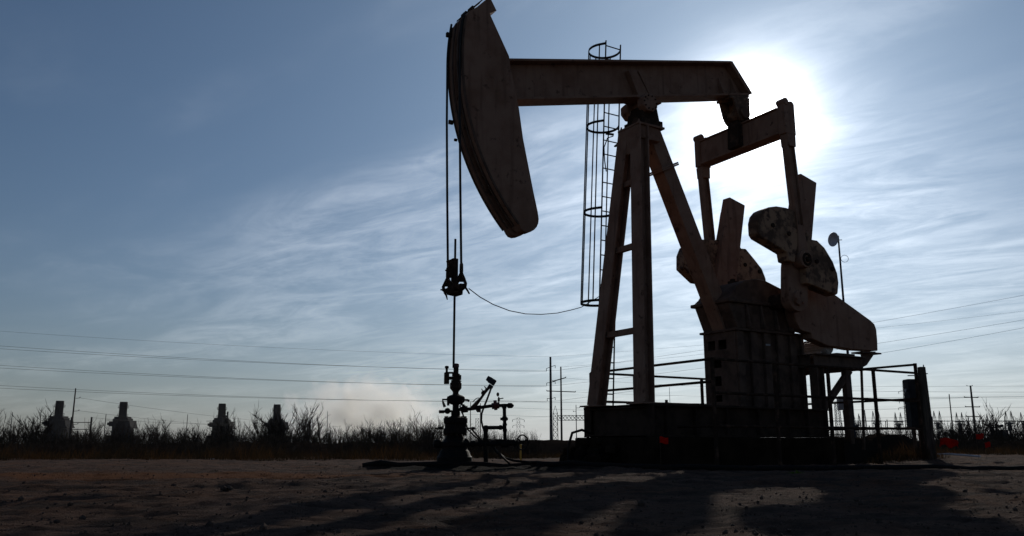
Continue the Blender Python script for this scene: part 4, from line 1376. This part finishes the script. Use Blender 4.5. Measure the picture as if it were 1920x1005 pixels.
# ------------------------------------------------------------------ power plant
def build_plant():
    Y = 520.0
    sc = Y / 1609.0                       # metres per photograph pixel there
    base_y = 832.0

    def unit(label):
        t = thing('exhaust_stack_unit', label, 'power plant stack', (0, Y, 0), 0, 'exhaust stacks of the distant power plant')
        h = lambda y: (base_y - y) * sc + .4
        s = MB().lathe([(8.6 * sc, h(790)), (8.4 * sc, h(765)), (8.6 * sc, h(764)), (8.6 * sc, h(756)), (8.2 * sc, h(755.8)), (8.2 * sc, h(752.5)), (7.6 * sc, h(752.4))], (0, 0, 0), 28)
        st = s.build('stack', M['stack'], t)
        for yy in (763.5, 779):
            r = MB()
            r.lathe([(11.2 * sc, h(yy + .8)), (11.2 * sc, h(yy)), (8.4 * sc, h(yy) + .02)], (0, 0, 0), 24)
            r.ring((0, 0, h(yy) + 1.1), (0, 0, 1), 11.1 * sc, .07, 28, 5)
            for k in range(14):
                a = 2 * math.pi * k / 14
                r.cyl((11.1 * sc * math.cos(a), 11.1 * sc * math.sin(a), h(yy)), (11.1 * sc * math.cos(a), 11.1 * sc * math.sin(a), h(yy) + 1.1), .06, n=4)
            r.build('ring_platform', M['stack'], st)
        MB().bar((9.9 * sc, -1.2, h(789)), (9.9 * sc, -1.2, h(764)), .5, .5, (1, 0, 0)).bar((10.6 * sc, -2.2, h(790)), (10.6 * sc, -2.2, h(764)), .12, .12, (1, 0, 0)).build('caged_ladder', M['stack'], st)
        b = MB()
        b.bb((-16 * sc, -4, 0), (16 * sc, 8, h(798)))
        b.bb((-22 * sc, -5, h(799)), (19 * sc, 9, h(790)))
        b.bb((-12 * sc, -4.5, h(790)), (12 * sc, 6, h(781)))
        b.prism([(19 * sc, h(790)), (24 * sc, h(788)), (26 * sc, h(798)), (30 * sc, h(803)), (19 * sc, h(803))], -5, 6)
        b.bb((-26 * sc, -5, h(797)), (-22 * sc, 5, h(792)))
        bo = b.build('boiler_casing', M['stack'], t)
        d = MB()
        d.bb((-26 * sc, -6, 0), (30 * sc, 10, h(816)))
        for k in range(7): d.bar((17 * sc + k * 2.2 * sc, -5.5, 0), (17 * sc + k * 2.2 * sc, -5.5, h(800 + k)), .35, .35, (1, 0, 0))
        d.build('lower_ducting', M['stack'], bo)
        pl = MB()
        for x0, x1, yy in ((-27, 24, 789.5), (-24, 32, 803), (14, 33, 809)):
            pl.bb((x0 * sc, -6.5, h(yy)), (x1 * sc, -5.6, h(yy) + .2))
            pl.bar((x0 * sc, -6.5, h(yy) + 1.1), (x1 * sc, -6.5, h(yy) + 1.1), .09, .09)
            n = int((x1 - x0) / 3)
            for k in range(n + 1):
                x = x0 + (x1 - x0) * k / n
                pl.bar((x * sc, -6.5, h(yy)), (x * sc, -6.5, h(yy) + 1.1), .08, .08, (1, 0, 0))
        pl.build('walkway', M['stack'], bo)
        dr = MB()
        for x, yy, rr in ((-14, 787.5, 1.1), (8, 787, .9), (15, 786, .8)):
            dr.cyl((x * sc, -3, h(yy)), (x * sc, 5, h(yy)), rr, n=12)
        dr.cyl((13 * sc, -3, h(790)), (13 * sc, -3, h(777)), .35, n=8)
        dr.build('steam_drum', M['stack'], bo)
        return t
    u = unit('first power plant stack from the left, nearest the tall leaning pole')
    labels = ['second power plant stack, alone between two gaps in the shrubs',
              'third power plant stack, with a pipe mast on its right shoulder',
              'fourth power plant stack, half hidden by the largest bare shrub']
    places = [(107.5, 752.5), (228, 754.5), (414, 757.7), (517.5, 759.3)]
    for i, (x, ytop) in enumerate(places):
        o = u if i == 0 else copy_tree(u)
        d = Y * (832 - 752.5) / (832 - ytop)
        o.location = (at(x, 800, d).x, d, 0); o.scale = (.85, .9, 1.0)
        if i: o['label'] = labels[i - 1]
        if i == 2:
            k = d / 1609.0
            m = MB()
            for dx, y0 in ((20.5, 772), (9.5, 776)): m.bar((dx * k, -7, 0), (dx * k, -7, (832 - y0) * k), .9, .9, (1, 0, 0))
            m.bar((9.5 * k, -7, (832 - 781) * k), (20.5 * k, -7, (832 - 781) * k), .4, .4); m.bar((9.5 * k, -7, (832 - 775) * k), (20.5 * k, -7, (832 - 775) * k), .3, .3)
            m.build('pipe_mast', M['stack'], o)


build_plant()


# ------------------------------------------------------------------ poles, towers, substation
def pole(px_top, y_top, px_bot, Y, w_px, label, m='pole', arms=(), cat='utility pole', group=None, name='utility_pole', hang=True):
    top = at(px_top, y_top, Y)
    k = (at(px_top + 10, y_top, Y) - top).x / 10
    # the poles stand plumb: use the top position and drop it to the ground
    t = thing(name, label, cat, (top.x, top.y, 0), 0, group)
    MB().tube([(0, 0, -.3), (0, 0, top.z * .5), (0, 0, top.z)], [w_px * k * .58, w_px * k * .48, w_px * k * .36], 10).build('shaft', M[m], t)
    for x0, yy0, x1, yy1, th in arms:
        a = at(x0, yy0, Y) - Vector((top.x, top.y, 0)); b = at(x1, yy1, Y) - Vector((top.x, top.y, 0))
        arm = MB().bar(a, b, th * k, th * k).build('crossarm', M[m], t)
        if hang:
            ins = MB()
            for q in (a, b):
                if abs(q.x) > 2.5 * k: ins.cyl(q, q + Vector((0, 0, -5 * k if name == 'transmission_pole' else 2 * k)), .6 * k, n=6)
            if ins.v: ins.build('insulator', M['dark_box'], arm)
    return t


def wire(pts, sag, r, label, group):
    P = []
    for i in range(len(pts) - 1):
        a, b = Vector(pts[i]), Vector(pts[i + 1])
        for k in range(24 if i < len(pts) - 2 else 25):
            t = k / 24
            P.append(a.lerp(b, t) - Vector((0, 0, sag * 4 * t * (1 - t))))
    o = MB().tube(P, r, 5).build('power_line', M['wire'])
    tag(o, label, 'power line', group)


# main steel pole line (passes behind the pumpjack)
PY = 190.0
pole(1032, 669, 1036, PY, 5.2, 'tall steel transmission pole left of the wooden crossarm pole', 'pole',
     [(1024.5, 691, 1032, 688, .9), (1032, 688, 1041, 685, .9), (1025, 718, 1033, 717, .9), (1033, 717, 1041, 715, .9), (1026, 747, 1033, 748, .9), (1033, 748, 1041, 745, .9)],
     name='transmission_pole', group='poles of the transmission line')
pole(1051.5, 687.5, 1051.5, 165.0, 3.6, 'wooden pole with a slanted crossarm and a long lower crossarm', 'woodpole',
     [(1036, 715, 1061, 708, 1.8), (1025, 733, 1079, 735, 1.6)], name='utility_pole')
pole(1080, 759, 1083, 210.0, 1.7, 'thin pole left of the pumpjack skid', 'pole', [(1075, 772, 1080, 771, .7), (1080, 765, 1087, 764.5, .7)])
pole(142, 728, 133, 130.0, 3.0, 'tall leaning pole right of the first stack', 'woodpole', [(142, 747, 150, 746, .8), (139, 771, 148, 770, .8), (137, 796, 146, 795, .8)])
for x, y, Y, w, lb in ((23.5, 773, 120, 1.6, 'thin pole standing at the far left edge'), (38, 787, 120, 1.4, 'thin pole just right of the far left one'), (25.5, 806, 110, 1.8, 'short stub post at the far left edge'),
                       (199, 776, 120, 1.6, 'thin pole just left of the second stack'), (352, 777, 120, 1.4, 'thin pole alone between the second and third stacks'),
                       (614.5, 771, 120, 1.3, 'thin pole in front of the left steam plume'), (750.5, 783, 120, 1.2, 'thin pole in front of the right steam plume'),
                       (882.5, 754, 110, 1.8, 'thin grey pole seen just right of the wellhead'), (901, 756, 110, 1.9, 'thin grey pole seen behind the flow line'),
                       (998.5, 815, 200, .9, 'tiny far pole right of the handwheel'), (1255, 726, 140, 1.1, 'thin pole seen above the skid between the legs and pedestal'),
                       (1779.5, 739, 95, 2.4, 'plain wooden pole left of the three crossarm pole')):
    pole(x, y, x, Y, w, lb, 'woodpole' if Y < 112 else 'pole')
pole(1819.5, 723, 1829, 95.0, 4.2, 'wooden pole with three crossarms right of the pumpjack', 'woodpole',
     [(1813, 723.8, 1823, 723.8, .7), (1808, 744.6, 1834, 745.4, 1.5), (1810, 762.6, 1837, 763, 1.5), (1812, 780.6, 1838, 781, 1.4)])

# H frame structure at left
hf = at(153, 782, 125)
t = thing('pole_frame', 'ladder like frame of three crossbars right of the tall leaning pole', 'pole frame', (hf.x, hf.y, 0))
L = lambda x, y: at(x, y, 125) - Vector((hf.x, hf.y, 0))
for x in (172, 134.5):
    q = L(x, 782)
    MB().tube([(q.x, 0, -.3), (q.x, 0, q.z)], .13, 8).build('post', M['woodpole'], t)
fr = MB()
for y in (792, 805, 816.5): fr.bar(L(134.5, y), L(171.5, y), .09, .10)
fr.bar(L(159, 783), L(159, 816), .03, .03, (1, 0, 0)); fr.bar(L(146, 808), L(146, 828), .14, .14, (1, 0, 0))
fr.build('crossbar', M['woodpole'], t)

# wires: three pairs running from far left to the steel pole, then on behind the pumpjack to the right
pairs = [((0, 652.5), (0, 660), (690, 697.5), 'upper'), ((0, 691), (0, 698), (718, 722), 'middle'), ((0, 731), (0, 738), (747, 752), 'lower')]
G1 = 'wires of the transmission line'
for (xa, ya), (xb, yb), (ye, ye2), nm in pairs:
    for yy, dx in ((ya, 1025), (yb, 1041)):
        off = 7 if dx == 1025 else 5
        p0 = at(-260, yy - 24, 150.0); p1 = at(dx, ye + off, PY); p2 = at(2100, ye - 172 + (0 if nm == 'upper' else 22 if nm == 'middle' else 5), 170.0)
        if dx == 1025: wire([p0, p1], 1.1, .026, nm + ' pair of wires running left from the steel transmission pole', G1)
        else: wire([p0, p1, p2], 1.1, .026, nm + ' wire running past the steel pole to the right frame edge', G1)
wire([at(-200, 606, 150), at(1032, 669, PY), at(2100, 560, 170)], 1.0, .017, 'topmost thin ground wire of the transmission line', G1)
G2 = 'thin distribution wires on the horizon'
for a, b, sg in (((1060, 709), (2000, 735), .8), ((1078, 735), (2000, 742), .6), ((1052, 688), (1500, 640), .5), ((870, 748), (1830, 745), .8), ((860, 760), (1826, 763), .8), ((840, 775), (1826, 781), .6),
                 ((150, 746), (640, 800), .6), ((148, 770), (560, 805), .5), ((172, 783), (430, 795), .3), ((1834, 745), (2100, 746), .1), ((1837, 763), (2100, 764), .1), ((1823, 724), (2100, 720), .1), ((1813, 724), (1330, 716), .4)):
    wire([at(*a, 170 if a[0] > 700 else 128), at(*b, 100 if b[0] > 1790 else 170)], sg, .017, 'thin wire strung low across the horizon between poles', G2)


def lattice_tower(px, ytop, ybase, Y, w_bot, w_top, label, arms=(), name='lattice_tower', group=None, th=.8, peak=0):
    top = at(px, ytop, Y)
    k = (at(px + 10, ytop, Y) - top).x / 10
    H = top.z
    t = thing(name, label, 'pylon', (top.x, top.y, 0), 0, group)
    wb, wt = w_bot * k / 2, w_top * k / 2
    hb = H - peak * k
    b = MB()
    n = max(5, int(hb / (wb + wt) / 1.1))
    cor = lambda f, i: Vector((((1, 1, -1, -1)[i]) * (wb + (wt - wb) * f), ((1, -1, -1, 1)[i]) * (wb + (wt - wb) * f), hb * f))
    for i in range(4): b.bar(cor(0, i), cor(1, i), th * k, th * k, (1, 0, 0))
    for j in range(n):
        f0, f1 = j / n, (j + 1) / n
        for i in range(4):
            i2 = (i + 1) % 4
            b.bar(cor(f0, i), cor(f1, i2), th * k * .6, th * k * .6); b.bar(cor(f0, i2), cor(f1, i), th * k * .6, th * k * .6)
            b.bar(cor(f1, i), cor(f1, i2), th * k * .6, th * k * .6)
    if peak:
        for i in range(4): b.bar(cor(1, i), (0, 0, H), th * k * .8, th * k * .8, (1, 0, 0))
    b.build('lattice_body', M['pole'], t, 0, 0)
    for yy, half in arms:
        z = H - (yy - ytop) * k; a = MB(); f = z / hb if hb else 1
        for sg in (-1, 1):
            tip = Vector((sg * half * k, 0, z))
            for dy in (-wt, wt):
                a.bar((sg * wt, dy, z), tip, th * k * .6, th * k * .6); a.bar((sg * wt, dy, z + 3 * k), tip, th * k * .6, th * k * .6)
            a.cyl(tip, tip - Vector((0, 0, 4 * k)), .5 * k, n=5)
        a.build('crossarm', M['pole'], t, 0, 0)
    return t


lattice_tower(1041, 760.5, 832, 150, 9.5, 8, 'lattice substation mast between the two tall poles', (), 'lattice_mast', th=.7, peak=14)
lattice_tower(972, 783.5, 832, 420, 8, 5, 'faint far transmission tower above the handwheel', ((787, 11), (798, 10.5), (811, 10.5)), th=.45)
lattice_tower(895, 784.5, 832, 230, 6, 6, 'small lattice mast between the two grey poles by the wellhead', (), 'lattice_mast', th=.45)
lattice_tower(1695, 714, 832, 140, 9, 4, 'lattice tower with crossarms left of the dark cabinet', ((734, 12), (752, 12.5), (764, 15)), th=.7)
lattice_tower(1569, 755, 832, 140, 10, 7, 'lattice mast seen through the railing below the motor platform', (), 'lattice_mast', th=.7)
lattice_tower(1620, 769, 832, 140, 7, 2, 'lattice mast seen through the railing right of the slanted brace', (), 'lattice_mast', th=.5)
# gantry beam from the mast to the right
ga, gb_ = at(1046, 779, 150), at(1115, 779.5, 150)
k = .093
t = thing('gantry_beam', 'lattice beam joining the substation mast to the right', 'gantry', (ga.x, ga.y, 0))
b = MB(); Lg = gb_.x - ga.x; hh = 9 * k; zt_ = ga.z
for z in (0, -hh):
    for y in (-.3, .3): b.bar((0, y, zt_ + z), (Lg, y, zt_ + z), .07, .07)
n = 10
for i in range(n):
    x0, x1 = Lg * i / n, Lg * (i + 1) / n
    for y in (-.3, .3):
        b.bar((x0, y, zt_), (x1, y, zt_ - hh), .05, .05); b.bar((x0, y, zt_ - hh), (x1, y, zt_), .05, .05)
b.build('truss', M['pole'], t, 0, 0)
MB().bar((Lg, 0, 0), (Lg, 0, zt_), .3, .3, (1, 0, 0)).build('leg', M['pole'], t)


# substation gantries: pairs of lattice columns with spire peaks and a beam
def build_substation():
    Y = 130.0
    k = (at(1810, 790, Y) - at(1800, 790, Y)).x / 10
    pole_h = at(1800, 770, Y).z; beam_h = at(1800, 789, Y).z

    def gantry(gap, label):
        t = thing('substation_gantry', label, 'gantry', (0, 0, 0), 0, 'steel gantries of the substation')
        for x in (0, gap):
            c = MB()
            w = 3.0 * k
            for sx in (-1, 1):
                for sy in (-1, 1):
                    c.bar((x + sx * w, sy * w, -.2), (x + sx * w * .8, sy * w * .8, beam_h), .05, .05, (1, 0, 0))
                    c.bar((x + sx * w * .8, sy * w * .8, beam_h), (x, 0, pole_h), .045, .045, (1, 0, 0))
            n = 4
            for j in range(n):
                z0, z1 = beam_h * j / n, beam_h * (j + 1) / n
                for sy in (-1, 1):
                    c.bar((x - w * .9, sy * w * .9, z0), (x + w * .9, sy * w * .9, z1), .03, .03)
            c.build('column', M['pole'], t, 0, 0)
        b = MB()
        x0, x1 = -3 * k, gap + 3 * k
        for z in (beam_h, beam_h - .45): b.bar((x0, -.2, z), (x1, -.2, z), .10, .10); b.bar((x0, .2, z), (x1, .2, z), .10, .10)
        n = 8
        for j in range(n):
            a, c_ = x0 + (x1 - x0) * j / n, x0 + (x1 - x0) * (j + 1) / n
            b.bar((a, -.2, beam_h), (c_, -.2, beam_h - .45), .06, .06)
        b.build('beam', M['pole'], t, 0, 0)
        ins = MB()
        for f in (.3, .5, .7): ins.cyl((gap * f, 0, beam_h - .45), (gap * f, 0, beam_h - 1.3), .09, n=6)
        ins.cyl((gap * .3, 0, 3.6), (gap * .7, 0, 3.6), .06, n=6)
        for f in (.3, .5, .7): ins.cyl((gap * f, 0, 0), (gap * f, 0, 3.6), .05, n=6)
        ins.build('bus_insulator', M['pole'], t)
        return t
    g0 = gantry(10.3 * k, 'x')
    rows = [(1752.5, 'substation gantry with two spires just right of the wooden post'), (1794.5, 'substation gantry between the plain pole and the three crossarm pole'), (1851.5, 'substation gantry right of the three crossarm pole'),
            (1887, 'substation gantry second from the right edge'), (1915.5, 'substation gantry at the right edge'), (1601.5, 'substation gantry seen left of the slanted brace'), (1638, 'substation gantry seen through the railing right of the brace'),
            (1679.5, 'substation gantry seen left of the dark cabinet')]
    for i, (x, lb) in enumerate(rows):
        o = g0 if i == 0 else copy_tree(g0)
        p = at(x, 789, Y + (i % 3) * 6)
        o.location = (p.x, p.y, 0)
        o['label'] = lb
    # buses and low equipment between the gantries
    t = thing('bus_bar', 'long horizontal bus bar behind the substation gantries', 'bus bar', (at(1740, 800, 142).x, 142, 0))
    b = MB(); Lb = at(1960, 800, 142).x - at(1550, 800, 142).x; x00 = at(1550, 800, 142).x - at(1740, 800, 142).x
    for z in (at(1800, 789.5, 142).z, at(1800, 815, 142).z):
        b.bar((x00, 0, z), (x00 + Lb, 0, z), .12, .12)
    b.build('bar', M['pole'], t, 0, 0)
    p = MB()
    for j in range(24):
        x = x00 + Lb * (j + .5) / 24
        p.bar((x, 0, 0), (x, 0, at(1800, 815 if j % 3 else 789.5, 142).z), .09, .09, (1, 0, 0))
        p.cyl((x + .5, 0.5, 0), (x + .5, 0.5, 3.4 + .5 * (j % 4)), .07, n=6)
    p.build('support', M['pole'], t, 0, 0)
    # pale transformer tank at the right
    tp = at(1876, 815, 128)
    t = thing('transformer', 'grey transformer tank with a slanted conservator near the right edge', 'transformer', (tp.x, tp.y, 0))
    MB().bb((-.8, -.8, 0), (.8, .8, at(1876, 806, 128).z)).build('tank', M['dark_box'], t, .03)
    MB().cyl((-.6, 0, at(1876, 801, 128).z), (.5, 0, at(1876, 798, 128).z), .2, n=12).bar((-.4, 0, at(1876, 806, 128).z), (-.4, 0, at(1876, 801, 128).z), .1, .1, (1, 0, 0)).build('conservator', M['dark_box'], t)
    MB().cyl((.5, 0, at(1876, 806, 128).z), (.5, 0, at(1876, 797, 128).z), .10, n=8).build('bushing', M['galv'], t)


build_substation()


# ------------------------------------------------------------------ steam
def plume(name, x0, x1, ytop, ybot, Y, label, seed, dens):
    a, b = at(x0, ybot, Y), at(x1, ytop, Y)
    cx, cz = (a.x + b.x) / 2, (a.z + b.z) / 2
    o = MB().ball((0, 0, 0), 1.0, 24).build(name, None or M['white'])
    o.data.materials.clear()
    o.location = (cx, Y, max(cz, 1.0)); o.scale = ((b.x - a.x) / 2, 16.0, (b.z - a.z) / 2)
    m = bpy.data.materials.new('drifting_steam'); m.use_nodes = True
    nt = m.node_tree; N, L_ = nt.nodes, nt.links
    N.remove(N['Principled BSDF'])
    v = N.new('ShaderNodeVolumePrincipled'); v.inputs['Color'].default_value = (1, .99, .97, 1); v.inputs['Anisotropy'].default_value = .84
    L_.new(v.outputs[0], N['Material Output'].inputs['Volume'])
    tc = N.new('ShaderNodeTexCoord')
    mp = N.new('ShaderNodeMapping'); L_.new(tc.outputs['Object'], mp.inputs[0]); mp.inputs['Location'].default_value = (seed, seed * 2, 0); mp.inputs['Scale'].default_value = (2.7, .7, 1.5)
    n = N.new('ShaderNodeTexNoise'); L_.new(mp.outputs[0], n.inputs['Vector']); n.inputs['Scale'].default_value = 1.6; n.inputs['Detail'].default_value = 7; n.inputs['Roughness'].default_value = .62; n.inputs['Distortion'].default_value = .9
    ln = N.new('ShaderNodeVectorMath'); ln.operation = 'LENGTH'; L_.new(tc.outputs['Object'], ln.inputs[0])
    fo = N.new('ShaderNodeMapRange'); L_.new(ln.outputs['Value'], fo.inputs['Value']); fo.inputs['From Min'].default_value = .25; fo.inputs['From Max'].default_value = 1.0; fo.inputs['To Min'].default_value = .30; fo.inputs['To Max'].default_value = -.22
    ad = N.new('ShaderNodeMath'); ad.operation = 'ADD'; L_.new(n.outputs['Fac'], ad.inputs[0]); L_.new(fo.outputs[0], ad.inputs[1])
    r = N.new('ShaderNodeMapRange'); L_.new(ad.outputs[0], r.inputs['Value']); r.inputs['From Min'].default_value = .40; r.inputs['From Max'].default_value = .95; r.inputs['To Max'].default_value = dens
    L_.new(r.outputs[0], v.inputs['Density'])
    o.data.materials.append(m)
    tag(o, label, kind='stuff')


plume('steam', 480, 870, 688, 872, 600, 'white steam drifting along the horizon between the fourth stack and the wellhead', 2.9, .38)

# ------------------------------------------------------------------ haze: the air itself
hz = MB().bb((-880, -70, -1.5), (880, 880, 48)).build('haze', M['white'], None, 0, 0)
hz.data.materials.clear()
hm = bpy.data.materials.new('thin_haze'); hm.use_nodes = True
nt = hm.node_tree
nt.nodes.remove(nt.nodes['Principled BSDF'])
pv = nt.nodes.new('ShaderNodeVolumePrincipled')
pv.inputs['Color'].default_value = (.95, .95, .97, 1)
pv.inputs['Density'].default_value = .00004
pv.inputs['Anisotropy'].default_value = .3
nt.links.new(pv.outputs[0], nt.nodes['Material Output'].inputs['Volume'])
hz.data.materials.append(hm)
tag(hz, kind='stuff')
